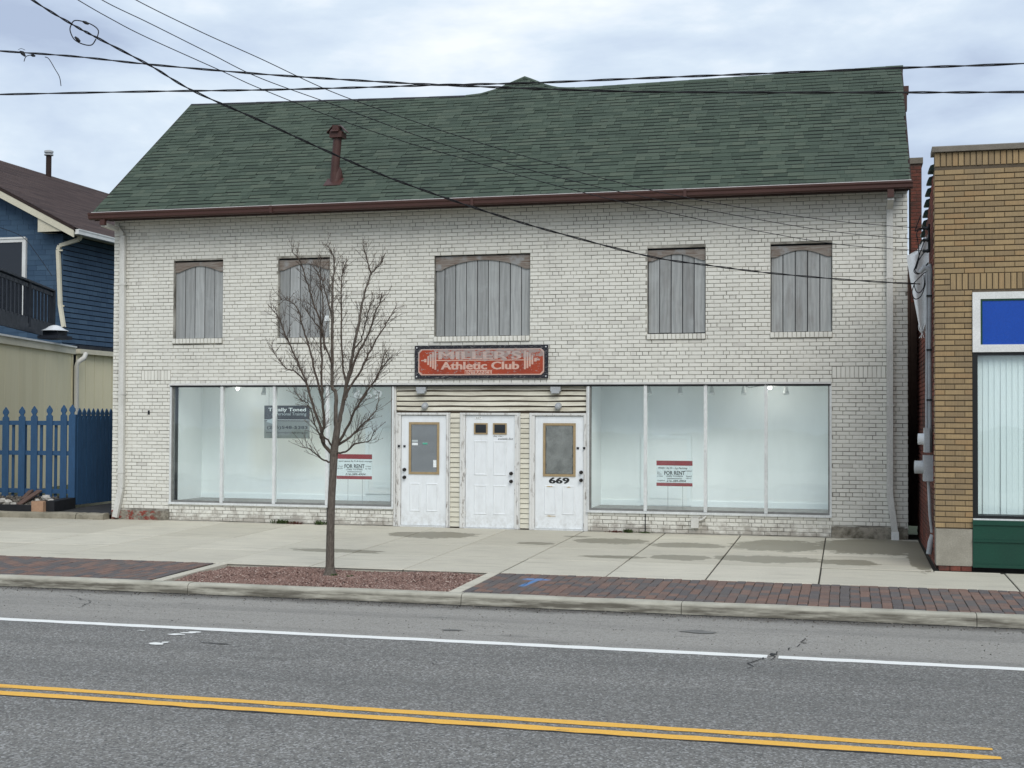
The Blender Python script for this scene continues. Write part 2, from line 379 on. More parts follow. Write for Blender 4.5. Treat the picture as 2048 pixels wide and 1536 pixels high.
material('sidewalk_concrete', f_concrete, spec=.3)
material('joint_dirt', weathered((.04, .037, .03), rough=.95))
def f_kerb(nt, b):
    p = wpos(nt)
    col = mixc(nt, ramp(nt, noise(nt, p, 2, 6, .65), .4, .7), (.46, .44, .365), (.31, .295, .24))
    d = ramp(nt, noise(nt, scl(nt, p, (.6, 1, 6)), 2.5, 6, .65), .36, .58)
    z = nd(nt, 'ShaderNodeSeparateXYZ', {0: p}).outputs[2]
    d = math2(nt, 'MULTIPLY', d, ramp(nt, z, -.10, -.14))
    col = mixc(nt, math2(nt, 'MULTIPLY', d, .9), col, (.10, .09, .07))
    setc(nt, b, col); bump(nt, b, noise(nt, p, 60, 4, .7), .5, .006)
material('kerb_concrete', f_kerb, rough=.9)
def f_paver(nt, b):
    p = wpos(nt); r = rnd_piece(nt)
    cr = nd(nt, 'ShaderNodeValToRGB', {0: r}); e = cr.color_ramp; e.interpolation = 'CONSTANT'
    e.elements[0].color = (.112, .100, .098, 1); e.elements[1].position = .30; e.elements[1].color = (.150, .105, .090, 1)
    for pos, c in ((.16, (.125, .110, .106, 1)), (.46, (.185, .118, .094, 1)), (.62, (.165, .11, .092, 1)), (.74, (.11, .10, .10, 1)), (.88, (.205, .128, .10, 1))):
        q = e.elements.new(pos); q.color = c
    col = mixc(nt, 1, cr.outputs[0], gray(nt, ramp(nt, noise(nt, p, 70, 4, .7), .3, .7, .78, 1.22)), 'MULTIPLY')
    d = ramp(nt, noise(nt, p, 1.1, 5, .6), .42, .7)
    col = mixc(nt, math2(nt, 'MULTIPLY', d, .35), col, (.15, .13, .115))
    # utility marking sprayed in blue
    x = nd(nt, 'ShaderNodeSeparateXYZ', {0: p}).outputs
    u1 = math2(nt, 'SUBTRACT', x[0], 1.92); v1 = math2(nt, 'SUBTRACT', x[1], -6.42)
    s1 = math2(nt, 'ABSOLUTE', math2(nt, 'SUBTRACT', u1, math2(nt, 'MULTIPLY', v1, .12)))
    l1 = math2(nt, 'MULTIPLY', ramp(nt, math2(nt, 'ADD', s1, math2(nt, 'MULTIPLY', noise(nt, p, 30, 3), .05)), .045, .075, 1, 0), ramp(nt, math2(nt, 'ABSOLUTE', v1), .30, .40, 1, 0))
    s2 = math2(nt, 'ABSOLUTE', math2(nt, 'ADD', v1, -.28))
    l2 = math2(nt, 'MULTIPLY', ramp(nt, math2(nt, 'ADD', s2, math2(nt, 'MULTIPLY', noise(nt, p, 30, 3), .1)), .09, .16, 1, 0), ramp(nt, math2(nt, 'ABSOLUTE', u1), .12, .2, 1, 0))
    col = mixc(nt, math2(nt, 'MULTIPLY', math2(nt, 'MAXIMUM', l1, l2), .6), col, (.09, .30, .66))
    setc(nt, b, col); bump(nt, b, noise(nt, p, 60, 4, .7), .4, .004)
material('clay_paver', f_paver, rough=.85)
def f_asphalt(nt, b):
    p = wpos(nt)
    x = nd(nt, 'ShaderNodeSeparateXYZ', {0: p}).outputs
    edge = math2(nt, 'ADD', x[1], math2(nt, 'MULTIPLY', math2(nt, 'SUBTRACT', noise(nt, p, 3, 3), .5), .08))
    sh = ramp(nt, edge, -10.24, -10.16)          # the worn parking lane beside the kerb is older and paler
    col = mixc(nt, sh, (.208, .200, .182), (.335, .318, .285))
    a = ramp(nt, noise(nt, scl(nt, p, (.35, 1, 1)), 1.1, 5, .6), .35, .7)
    col = mixc(nt, math2(nt, 'MULTIPLY', a, .4), col, mixc(nt, sh, (.160, .154, .142), (.255, .242, .218)))
    # aggregate: pale and dark chips
    v = nd(nt, 'ShaderNodeTexVoronoi', {'Vector': scl(nt, p, (1, .8, 1)), 'Scale': 74.0, 'Randomness': 1.0})
    chip = nd(nt, 'ShaderNodeSeparateColor', {0: v.outputs['Color']}).outputs[0]
    amp = ramp(nt, sh, 0, 1, 1.0, .5)
    lt = math2(nt, 'MULTIPLY', ramp(nt, chip, .66, 1.0), amp)
    dk = math2(nt, 'MULTIPLY', ramp(nt, chip, .34, 0.0), amp)
    col = mixc(nt, math2(nt, 'MULTIPLY', lt, .72), col, (.46, .46, .445))
    col = mixc(nt, math2(nt, 'MULTIPLY', dk, .72), col, (.06, .061, .062))
    g = noise(nt, p, 240, 3, .7)
    col = mixc(nt, 1, col, gray(nt, ramp(nt, g, .3, .7, .75, 1.25)), 'MULTIPLY')
    # wheel tracks and streaks along the lane
    trk = ramp(nt, noise(nt, scl(nt, p, (.06, 1.1, 1)), 1.6, 5, .6), .40, .68)
    col = mixc(nt, math2(nt, 'MULTIPLY', trk, .34), col, (.085, .085, .082))
    oil = ramp(nt, noise(nt, scl(nt, p, (.5, 1.3, 1)), .9, 6, .7), .62, .72)
    col = mixc(nt, math2(nt, 'MULTIPLY', oil, .4), col, (.07, .07, .068))
    # gutter grime and stains with outlines of their own
    gut = ramp(nt, math2(nt, 'ADD', x[1], math2(nt, 'MULTIPLY', math2(nt, 'SUBTRACT', noise(nt, scl(nt, p, (1, 1, 1)), 2.4, 5, .65), .5), .55)), -8.0, -7.72)
    col = mixc(nt, math2(nt, 'MULTIPLY', gut, .72), col, (.06, .055, .047))
    st = ramp(nt, noise(nt, scl(nt, p, (.7, 2, 1)), 1.7, 5, .65), .66, .70)
    col = mixc(nt, math2(nt, 'MULTIPLY', math2(nt, 'MULTIPLY', st, sh), .45), col, (.09, .088, .082))
    setc(nt, b, col); bump(nt, b, math2(nt, 'ADD', g, math2(nt, 'MULTIPLY', chip, 1.2)), .55, .008)
material('asphalt', f_asphalt, rough=.85, spec=.3)
def paint_line(c, wear):
    def fn(nt, b):
        p = wpos(nt)
        g = noise(nt, p, 90, 3, .7)
        col = mixc(nt, 1, c, gray(nt, ramp(nt, g, .3, .7, .88, 1.12)), 'MULTIPLY')
        m = ramp(nt, noise(nt, scl(nt, p, (.35, 1.6, 1)), 9, 6, .75), wear, wear+.03)
        col = mixc(nt, m, col, (.10, .095, .08)); setc(nt, b, col); bump(nt, b, g, .4, .004)
    return fn
material('white_road_paint', paint_line((.82, .82, .78), .70), rough=.7)
material('yellow_road_paint', paint_line((.80, .445, .075), .65), rough=.7)
def f_gravel(nt, b):
    r = rnd_piece(nt); cr = nd(nt, 'ShaderNodeValToRGB', {0: r}); e = cr.color_ramp
    e.elements[0].color = (.15, .098, .082, 1); e.elements[1].color = (.46, .37, .32, 1)
    q = e.elements.new(.5); q.color = (.22, .135, .11, 1); q = e.elements.new(.85); q.color = (.28, .18, .145, 1)
    setc(nt, b, cr.outputs[0])
material('red_gravel', f_gravel, rough=.9)
material('bed_soil', weathered((.12, .058, .045), (.07, .035, .03), scale=14, rough=.95, bmp=.8))
material('grit', lambda nt, b: setc(nt, b, mixc(nt, rnd_piece(nt), (.035, .03, .026), (.22, .2, .17))), rough=.9)
material('terrain_grass', weathered((.06, .075, .03), (.09, .08, .045), scale=2, rough=.95))
def f_bark(nt, b):
    p = wpos(nt)
    g = noise(nt, scl(nt, p, (5, 5, 1)), 12, 5, .65)
    col = mixc(nt, ramp(nt, g, .35, .68), (.075, .061, .049), (.165, .142, .118))
    z = nd(nt, 'ShaderNodeSeparateXYZ', {0: p}).outputs[2]
    bands = ramp(nt, noise(nt, scl(nt, p, (1, 1, 9)), 4, 3), .55, .7, 0, .4)
    col = mixc(nt, bands, col, (.17, .15, .125))
    setc(nt, b, col); bump(nt, b, g, .7, .01)
material('bark', f_bark, rough=.9)
material('twig_bark', weathered((.078, .061, .048), (.125, .098, .078), scale=12, rough=.9, bmp=0))
material('bud', color=(.10, .055, .03), rough=.8)
material('weed_leaf', lambda nt, b: setc(nt, b, mixc(nt, rnd_piece(nt), (.035, .065, .018), (.085, .11, .04))), rough=.8)
material('weed_red', lambda nt, b: setc(nt, b, mixc(nt, rnd_piece(nt), (.09, .02, .018), (.15, .06, .04))), rough=.8)
material('lit_bulb', lambda nt, b: (b.inputs['Emission Color'].__setattr__('default_value', (1, .97, .9, 1)), b.inputs['Emission Strength'].__setattr__('default_value', 6.0)), color=(.9, .9, .9))
def MT(n): return MATS[n]

# ------------------------------------------------------------------ object helpers
WL = {}                                   # world location of every object (nothing is rotated above a mesh)
def link(o, loc, parent=None):
    loc = Vector(loc); COL.objects.link(o); WL[o.name] = loc
    if parent: o.parent = parent; o.location = loc - WL[parent.name]
    else: o.location = loc
    return o
def thing(name, label, cat, loc, group=None):
    o = bpy.data.objects.new(name, None); o.empty_display_size = .2; link(o, loc)
    o['label'] = label; o['category'] = cat
    if group: o['group'] = group
    return o
def tag(o, label, cat, group=None):
    o['label'] = label; o['category'] = cat
    if group: o['group'] = group
    return o
def structure(o): o['kind'] = 'structure'; return o
class MB:
    def __init__(s): s.v = []; s.f = []; s.m = []; s.sm = []
    def add(s, v, f, mi=0, smooth=False):
        k = len(s.v); s.v += [tuple(p) for p in v]; s.f += [tuple(i+k for i in q) for q in f]; s.m += [mi]*len(f); s.sm += [smooth]*len(f); return s
    def box(s, x0, x1, y0, y1, z0, z1, mi=0):
        return s.add([(x0, y0, z0), (x1, y0, z0), (x1, y1, z0), (x0, y1, z0), (x0, y0, z1), (x1, y0, z1), (x1, y1, z1), (x0, y1, z1)],
                     [(3, 2, 1, 0), (4, 5, 6, 7), (0, 1, 5, 4), (1, 2, 6, 5), (2, 3, 7, 6), (3, 0, 4, 7)], mi)
    def hexa(s, p, mi=0):                  # eight corners: bottom loop, top loop
        return s.add(p, [(3, 2, 1, 0), (4, 5, 6, 7), (0, 1, 5, 4), (1, 2, 6, 5), (2, 3, 7, 6), (3, 0, 4, 7)], mi)
    def bar(s, a, b, w, h, up=(0, 0, 1), mi=0):
        a = Vector(a); b = Vector(b); d = (b-a).normalized(); sd = d.cross(Vector(up))
        sd = sd.normalized() if sd.length > 1e-6 else Vector((1, 0, 0)); u = sd.cross(d)
        sd = sd*w/2; u = u*h/2
        return s.hexa([a-sd-u, a+sd-u, b+sd-u, b-sd-u, a-sd+u, a+sd+u, b+sd+u, b-sd+u], mi)
    def prism(s, poly, axis, a, b, mi=0):  # poly: list of 2D points; extruded from a to b along axis
        def mk(p, t): return {'x': (t, p[0], p[1]), 'y': (p[0], t, p[1]), 'z': (p[0], p[1], t)}[axis]
        n = len(poly); v = [mk(p, a) for p in poly]+[mk(p, b) for p in poly]
        return s.add(v, [tuple(range(n))[::-1], tuple(range(n, 2*n))]+[(i, (i+1) % n, n+(i+1) % n, n+i) for i in range(n)], mi)
    def tube(s, pts, rad, n=6, mi=0, caps=True):
        pts = [Vector(p) for p in pts]
        if not isinstance(rad, (list, tuple)): rad = [rad]*len(pts)
        v = []; ref = None
        for i, p in enumerate(pts):
            d = (pts[min(i+1, len(pts)-1)]-pts[max(i-1, 0)]).normalized()
            if ref is None: ref = Vector((0, 0, 1)) if abs(d.z) < .9 else Vector((1, 0, 0))
            a = d.cross(ref)
            if a.length < 1e-5: a = d.cross(Vector((0, 1, 0)))
            a.normalize(); b = d.cross(a); ref = a.cross(d)
            for k in range(n):
                t = 2*math.pi*k/n; v.append(p+(a*math.cos(t)+b*math.sin(t))*rad[i])
        f = [(i*n+k, i*n+(k+1) % n, (i+1)*n+(k+1) % n, (i+1)*n+k) for i in range(len(pts)-1) for k in range(n)]
        s.add(v, f, mi, True)
        if caps: s.add(v[:n], [tuple(range(n))], mi); s.add(v[-n:], [tuple(range(n))[::-1]], mi)
        return s
    def ball(s, c, r, n=8, mi=0, sq=(1, 1, 1)):
        v = []; m = n//2
        for i in range(1, m):
            t = math.pi*i/m
            for k in range(n): v.append((c[0]+r*sq[0]*math.sin(t)*math.cos(2*math.pi*k/n), c[1]+r*sq[1]*math.sin(t)*math.sin(2*math.pi*k/n), c[2]+r*sq[2]*math.cos(t)))
        v += [(c[0], c[1], c[2]+r*sq[2]), (c[0], c[1], c[2]-r*sq[2])]; a = len(v)-2
        f = [(i*n+k, (i+1)*n+k, (i+1)*n+(k+1) % n, i*n+(k+1) % n) for i in range(m-2) for k in range(n)]
        f += [(a, k, (k+1) % n) for k in range(n)]+[(a+1, (m-2)*n+(k+1) % n, (m-2)*n+k) for k in range(n)]
        return s.add(v, f, mi, True)
    def mesh(s, name, mats, o=(0, 0, 0)):
        me = bpy.data.meshes.new(name)
        v = np.array(s.v, dtype=float)-np.array(tuple(o))
        me.from_pydata(v.tolist(), [], s.f)
        for m in (mats if isinstance(mats, (list, tuple)) else [mats]): me.materials.append(MT(m))
        me.polygons.foreach_set('material_index', s.m); me.polygons.foreach_set('use_smooth', s.sm)
        me.update(); return me
    def build(s, name, mats, parent=None):
        v = np.array(s.v, dtype=float); lo = v.min(0); hi = v.max(0)
        o = Vector(((lo[0]+hi[0])/2, (lo[1]+hi[1])/2, lo[2]))
        return link(bpy.data.objects.new(name, s.mesh(name, mats, o)), o, parent)
def box(name, x0, x1, y0, y1, z0, z1, m, parent=None): return MB().box(x0, x1, y0, y1, z0, z1).build(name, m, parent)
def chamfer_piece(w, d, h, c, front='-y'):
    """a brick-like block centred on its front face: x width, z height, front face at y=0 going back d, edges eased by c"""
    a, b = w/2, h/2
    v = [(-a, d, -b), (a, d, -b), (a, d, b), (-a, d, b), (-a, c, -b), (a, c, -b), (a, c, b), (-a, c, b), (-a+c, 0, -b+c), (a-c, 0, -b+c), (a-c, 0, b-c), (-a+c, 0, b-c)]
    f = [(8, 9, 10, 11)]
    for k in (0, 4): f += [(k+i, k+(i+1) % 4, k+4+(i+1) % 4, k+4+i) for i in range(4)]
    if front == 'z':   # a paver: x width, y = h, top face at z=0
        v = [(p[0], p[2], -p[1]) for p in v]
    return v, f
def pieces(parent, name, m, tmpl, places, nparts=300, stuff_name=None, key=None):
    """places: list of (loc, rot_euler, scale). The pieces that show largest become objects that share one mesh, the rest one joined part"""
    v0, f0 = tmpl
    if key is None:
        def key(pl):
            x, y, z = pj(pl[0]); off = 0 if (-40 < x < 2088 and -40 < y < 1576) else 1e4
            return off + z/max(.2, abs(pl[2][0]))**.5
    order = sorted(range(len(places)), key=lambda i: key(places[i]))
    me = MB().add(v0, f0).mesh(name, m); out = []
    for i in order[:nparts]:
        l, r, s = places[i]
        o = bpy.data.objects.new(name, me); link(o, l, parent); o.rotation_euler = r; o.scale = s; out.append(o)
    rest = order[nparts:]
    if rest:
        V = np.array(v0, float); allv = []; allf = []; n = len(V)
        for j, i in enumerate(rest):
            l, r, s = places[i]; M = np.array(Euler(r).to_matrix())
            allv.append((V*np.array(s))@M.T+np.array(tuple(l))); allf += [tuple(q+j*n for q in f) for f in f0]
        b = MB(); b.v = np.concatenate(allv).tolist(); b.f = allf; b.m = [0]*len(allf); b.sm = [False]*len(allf)
        o = b.build(stuff_name or name, m, parent); o['kind'] = 'stuff'
    return out
def text(body, name, m, parent, x0, x1, z0, z1, y, bold=0.0, depth=.002, shear=0.0):
    cu = bpy.data.curves.new('t', 'FONT'); cu.body = body; cu.size = 1; cu.extrude = 0; cu.offset = bold; cu.shear = shear; cu.resolution_u = 3
    ob = bpy.data.objects.new('t', cu); me = bpy.data.meshes.new_from_object(ob)
    n = len(me.vertices); co = np.empty(n*3); me.vertices.foreach_get('co', co); co = co.reshape(-1, 3)
    fs = [tuple(p.vertices) for p in me.polygons]
    lo = co.min(0); hi = co.max(0)
    X = x0+(co[:, 0]-lo[0])/(hi[0]-lo[0])*(x1-x0); Z = z0+(co[:, 1]-lo[1])/(hi[1]-lo[1])*(z1-z0)
    b = MB(); b.add(np.stack([X, np.full(n, y-depth), Z], 1).tolist(), fs)
    bpy.data.objects.remove(ob); bpy.data.curves.remove(cu); bpy.data.meshes.remove(me)
    return b.build(name, m, parent)
def rects_minus(x0, x1, z0, z1, holes):
    xs = sorted({x0, x1, *[min(max(h[i], x0), x1) for h in holes for i in (0, 1)]}); zs = sorted({z0, z1, *[min(max(h[i], z0), z1) for h in holes for i in (2, 3)]})
    out = []
    for b, t in zip(zs, zs[1:]):
        run = None
        for l, r in zip(xs, xs[1:]):
            cx, cz = (l+r)/2, (b+t)/2
            ok = not any(h[0] < cx < h[1] and h[2] < cz < h[3] for h in holes)
            if ok: run = (run[0], r) if run else (l, r)
            elif run: out.append((run[0], run[1], b, t)); run = None
        if run: out.append((run[0], run[1], b, t))
    return out

# ================================================================== GROUND
SLOPE = .015
def gz(y): return .02+SLOPE*y                     # sidewalk surface height
KB, KF = -7.45, -7.61                             # back and front of the kerb
KT = gz(KB)                                       # kerb top
RZ0 = -.222                                       # gutter
def rz(y): return RZ0-.01*(y-KF) if y > -13.4 else RZ0-.01*(-13.4-KF)+.01*(y+13.4)
g = MB().add([(-300, -300, -.6), (300, -300, -.6), (300, 300, -.6), (-300, 300, -.6)], [(0, 1, 2, 3)])
structure(g.build('ground', 'terrain_grass'))
b = MB(); ys = [KF+.02, -9, -10.5, -12, -13.4, -15, -17, -19.4]
for y0, y1 in zip(ys, ys[1:]):
    b.add([(-60, y1, rz(y1)), (60, y1, rz(y1)), (60, y0, rz(y0)), (-60, y0, rz(y0))], [(0, 1, 2, 3)])
road = structure(b.build('road', 'asphalt'))
b = MB().box(-60, 60, -30, -19.4, -.55, rz(-19.4)+.12); structure(b.build('far_pavement', 'kerb_concrete'))
material('stain', weathered((.15, .148, .138), (.22, .215, .20), scale=8, rough=.8))
material('tar', weathered((.03, .03, .031), rough=.7))
def strip(name, x0, x1, ya, yb, m, lift=.004, ends=None):
    b = MB(); n = max(2, int((x1-x0)/.16)); up = []; lo = []
    for i in range(n+1):
        x = x0+(x1-x0)*i/n; j = .010
        y_a = ya+rng.uniform(-j, j); y_b = yb+rng.uniform(-j, j)
        if ends and i == n: y_a, y_b = ya-.03, yb+.03
        up.append((x, y_a, rz(ya)+lift)); lo.append((x, y_b, rz(yb)+lift))
    return structure(b.add(up+lo, [(n+1+i, n+2+i, i+1, i) for i in range(n)]).build(name, m))
strip('white_edge_line', -60, 5.04, -10.07, -10.23, 'white_road_paint')
strip('white_edge_line', 5.14, 60, -10.07, -10.23, 'white_road_paint')
strip('yellow_centre_line', -60, 6.66, -13.23, -13.345, 'yellow_road_paint', ends=1)
strip('yellow_centre_line', -60, 6.69, -13.45, -13.565, 'yellow_road_paint', ends=1)
strip('gutter_seam', -60, 60, KF-.004, KF-.045, 'tar', .004)
strip('line_shadow_strip', -60, 6.5, -13.555, -13.592, 'tar', .003)  # dark strip drawn for the thin shadow below the lower yellow line
def crack(pts, w_=.012):
    b = MB(); v = []; n_ = 0; P_ = []
    for (xa, ya), (xb, yb) in zip(pts, pts[1:]):
        m_ = max(2, int(math.hypot(xb-xa, yb-ya)/.06))
        for i in range(m_): t = i/m_; P_.append((xa+(xb-xa)*t+rng.normal(0, .015), ya+(yb-ya)*t+rng.normal(0, .015)))
    for i, (x_, y_) in enumerate(P_):
        k = w_*rng.uniform(.3, 1.2); v += [(x_-k, y_-k*.4, rz(y_)+.005), (x_+k, y_+k*.4, rz(y_)+.005)]
    structure(b.add(v, [(2*i, 2*i+1, 2*i+3, 2*i+2) for i in range(len(P_)-1)]).build('road_crack', 'tar'))
def flake(px, py, w, h, n=9, m='white_road_paint', name='paint_scuff'):
    p = at(px, py, Z=-.2); pts = []
    for i in range(n):
        t = 2*math.pi*i/n; k = rng.uniform(.55, 1.1)
        x = p.x+w*k*math.cos(t); y = p.y+h*k*math.sin(t); pts.append((x, y, rz(y)+.006))
    structure(MB().add(pts, [tuple(range(n))]).build(name, m))
for a in ((352, 1271, .10, .06), (375, 1268, .12, .05), (392, 1266, .09, .05), (315, 1291, .10, .07), (330, 1288, .05, .04), (284, 1263, .06, .02)): flake(*a)
for a in ((1545, 1310, .035, .09), (440, 1291, .14, .02), (415, 1289, .1, .015)): flake(*a, m='tar', name='tar_patch')

flake(1395, 1262, .2, .14, m='stain', name='oil_stain'); flake(905, 1260, .12, .08, m='stain', name='oil_stain')
crack([(5.08, -10.3), (5.12, -9.9), (5.3, -9.4), (5.35, -8.9)], .007); crack([(5.1, -10.05), (4.9, -10.5), (4.95, -10.9)], .008)
crack([(-6.5, -8.9), (-4.8, -8.95), (-3.2, -8.8), (-1.8, -8.9)], .006); crack([(.4, -11.5), (1.9, -11.35), (3.6, -11.5), (4.4, -11.4)], .005); crack([(-3.5, -8.2), (-2.9, -8.6), (-2.7, -9.2)], .006)
# ---- sidewalk: joint bed with slabs
sw = structure(MB().add([(-40, -5.66, gz(-5.66)-.012), (40, -5.66, gz(-5.66)-.012), (40, 1.0, gz(1)-.012), (-40, 1.0, gz(1)-.012)], [(0, 1, 2, 3)]).build('sidewalk', 'joint_dirt'))
tilt = math.atan(SLOPE)
def slab(x0, x1, y0, y1, parent=sw, name='slab', m='sidewalk_concrete', th=.1, dz=0):
    c = .006; w, h = x1-x0, y1-y0
    v, f = chamfer_piece(w, th, h, c, 'z')
    me = MB().add(v, f).mesh(name, m); o = bpy.data.objects.new(name, me)
    yc = (y0+y1)/2; link(o, ((x0+x1)/2, yc, gz(yc)+dz), parent); o.rotation_euler = (tilt, 0, 0); return o
XJ = [5.40, 4.0, 2.72, 1.3, -.05, -1.4, -2.76, -4.1, -5.45, -6.8, -8.15, -9.5, -10.85, -12.2, -13.55, -14.9, -16.25, -17.6]
XJ = [17.6, 16.2, 14.8, 13.4, 12.0, 10.6, 9.2, 7.75]+XJ
for r, (ya, yb) in enumerate(((.0, -2.55), (-2.55, -4.10), (-4.10, -5.65))):
    for i, (xr, xl) in enumerate(zip(XJ, XJ[1:])):
        if xr > 7 and r == 0: continue
        ga = .015 if xr < 1.2 else .021
        if xr > 7 and r == 1: continue
        y_top = ya
        if xl > 6.8 and r == 2: y_top = -4.0
        slab(xl+ga/2, xr-ga/2, yb+.007, y_top-.007, dz=rng.uniform(-.003, .003))
# last slabs beside the neighbouring shop
slab(5.405, 6.86, -2.545, -.005); slab(5.405, 6.86, -4.0, -2.555); slab(6.87, 7.7, -4.095, -3.99)
for o in [o for o in sw.children if abs(WL[o.name].x-6.575) < .02 and WL[o.name].y > -4.05 and o.dimensions.x > 2]: bpy.data.objects.remove(o)

# ---- kerb stones
kerb = structure(MB().box(-60, 60, KF+.05, KB-.01, RZ0-.1, KT-.03).build('kerb', 'joint_dirt'))
kp = [(KB, RZ0-.05), (KB, KT), (KF+.055, KT-.002), (KF+.025, KT-.012), (KF+.006, KT-.035), (KF-.012, RZ0-.05)]
KX = [-18, -15, -12, -8.9, -5.6, -2.18, 1.36, 3.94, 7.08, 10, 13, 16]
for x0, x1 in zip(KX, KX[1:]):
    n = 8; v = []; xs = np.linspace(x0+.004, x1-.004, n+1)
    for x in xs:
        dy, dz = rng.uniform(-.004, .004), rng.uniform(-.003, .003)
        v += [(x, p[0]+(dy if p[0] < KB else 0), p[1]+(dz if p[1] > KT-.05 else 0)) for p in kp]
    k = len(kp); f = [(i*k+j, i*k+(j+1) % k, (i+1)*k+(j+1) % k, (i+1)*k+j) for i in range(n) for j in range(k)]+[tuple(range(k))[::-1], tuple(n*k+j for j in range(k))]
    bb = MB(); bb.add(v, f); bb.build('kerb_stone', 'kerb_concrete', kerb)

# ---- clay paver strips
def paver_strip(x0, x1, label_part):
    st = structure(MB().add([(x0, KB, gz(KB)-.012), (x1, KB, gz(KB)-.012), (x1, -5.655, gz(-5.655)-.012), (x0, -5.655, gz(-5.655)-.012)], [(0, 1, 2, 3)]).build('brick_pavement', 'joint_dirt'))
    W, L = .1145, .205; pl = []
    y = -5.66-.05
    n = int((x1-x0)/W)
    for i in range(n):
        x = x0+W*(i+.5)
        # one header at each edge, stretchers between
        for yc, ln in ((-5.66-.055, .105), (KB+.06, .105)):
            pl.append(((x+rng.uniform(-.003, .003), yc, gz(yc)+rng.uniform(-.003, .003)), (tilt+rng.uniform(-.02, .02), rng.uniform(-.025, .025), rng.uniform(-.012, .012)), (1, ln/.2, 1)))
        yy = -5.77 if i % 2 else -5.77
        top = -5.772; bot = KB+.118; cur = top; first = (i % 2 == 1)
        while cur > bot+.03:
            ln = .5*L if first else L; first = False
            ln = min(ln, cur-bot); yc = cur-ln/2
            pl.append(((x+rng.uniform(-.003, .003), yc, gz(yc)+rng.uniform(-.003, .003)), (tilt+rng.uniform(-.02, .02), rng.uniform(-.025, .025), rng.uniform(-.012, .012)), (1, (ln-.006)/.2, 1)))
            cur -= ln
    pieces(st, 'paver', 'clay_paver', chamfer_piece(W-.006, .06, .2, .005, 'z'), pl, 300)
    return st
paver_strip(1.31, 14, '')
paver_strip(-16, -2.78, '')

# ---- tree bed with red gravel
bed = structure(MB().add([(-2.62, KB, gz(KB)-.05), (1.15, KB, gz(KB)-.05), (1.15, -5.66, gz(-5.66)-.05), (-2.62, -5.66, gz(-5.66)-.05)], [(0, 1, 2, 3)]).build('tree_bed', 'bed_soil'))
for x0, x1 in ((-2.77, -2.625), (1.15, 1.30)): slab(x0, x1, KB+.003, -5.66, bed, 'edging', 'sidewalk_concrete', .12)
b = MB()
ico = [(1, 0, 0), (-1, 0, 0), (0, 1, 0), (0, -1, 0), (0, 0, 1), (0, 0, -1)]
icf = [(0, 2, 4), (2, 1, 4), (1, 3, 4), (3, 0, 4), (2, 0, 5), (1, 2, 5), (3, 1, 5), (0, 3, 5)]
def pebble(b, x, y, z, r, flat=.7):
    M = np.array(Euler((rng.uniform(0, 6), rng.uniform(0, 6), rng.uniform(0, 6))).to_matrix())
    v = np.array(ico)*rng.uniform(.6, 1.25, (6, 1))*r; v = v@M.T; v[:, 2] *= flat
    b.add((v+np.array((x, y, z))).tolist(), icf)
for _ in range(15000):
    x = rng.uniform(-2.6, 1.13); y = rng.uniform(KB+.01, -5.68)
    h = .018*math.sin(x*3.1)*math.sin(y*4)+.02
    pebble(b, x, y, gz(y)-.05+h, rng.uniform(.008, .020))
o = b.build('gravel', 'red_gravel'); o['kind'] = 'stuff'; tag(o, 'red brown crushed stone filling the bed round the street tree', 'gravel')
b = MB()
for _ in range(1500):
    x = rng.uniform(-9, 10); y = KF-.03-abs(rng.normal(0, .16)); pebble(b, x, y, rz(y)+.003, rng.uniform(.004, .014))
for _ in range(900):
    x = rng.uniform(-9, 10); y = rng.uniform(-10, KF-.1); pebble(b, x, y, rz(y)+.002, rng.uniform(.003, .010))
o = b.build('gutter_grit', 'grit'); o['kind'] = 'stuff'; tag(o, 'dark grit and small stones washed along the kerb', 'grit')

# ================================================================== WHITE BUILDING
WX0, WX1, WTOP = -7.93, 6.71, 5.80
bld = thing('white_brick_building', 'long two storey white painted brick shop building with green shingle roof', 'building', (-.6, 0, .0))
WINS = [(-6.655, -5.63, 3.47, 4.945), (-4.505, -3.48, 3.46, 4.935), (-1.452, .318, 3.45, 4.915), (2.405, 3.402, 3.45, 4.925), (4.495, 5.502, 3.455, 4.935)]
SHOPZ = 2.615
HOLES = [(a, b_, c-.105, d) for a, b_, c, d in WINS]+[(-6.69, -2.215, .36, SHOPZ), (-2.215, 1.37, -.1, SHOPZ), (1.37, 5.485, .375, SHOPZ)]
mw = MB()
for x0, x1, z0, z1 in rects_minus(WX0+.012, WX1-.012, -.1, WTOP, HOLES): mw.box(x0, x1, .011, .30, z0, z1)
wall = mw.build('wall', 'painted_mortar', bld)
mw = MB()
mw.box(WX0+.02, WX0+.3, .30, 6.9, -.1, WTOP); mw.box(WX1-.3, WX1-.02, .30, 6.9, -.1, WTOP); mw.box(WX0+.02, WX1-.02, 6.9, 7.1, -.1, WTOP)
for xa, xb in ((WX0+.02, WX0+.3), (WX1-.3, WX1-.02)): mw.prism([(.1, WTOP), (6.9, WTOP), (3.15, 8.45)], 'x', xa, xb)
mw.build('rear_wall', 'painted_mortar', bld)
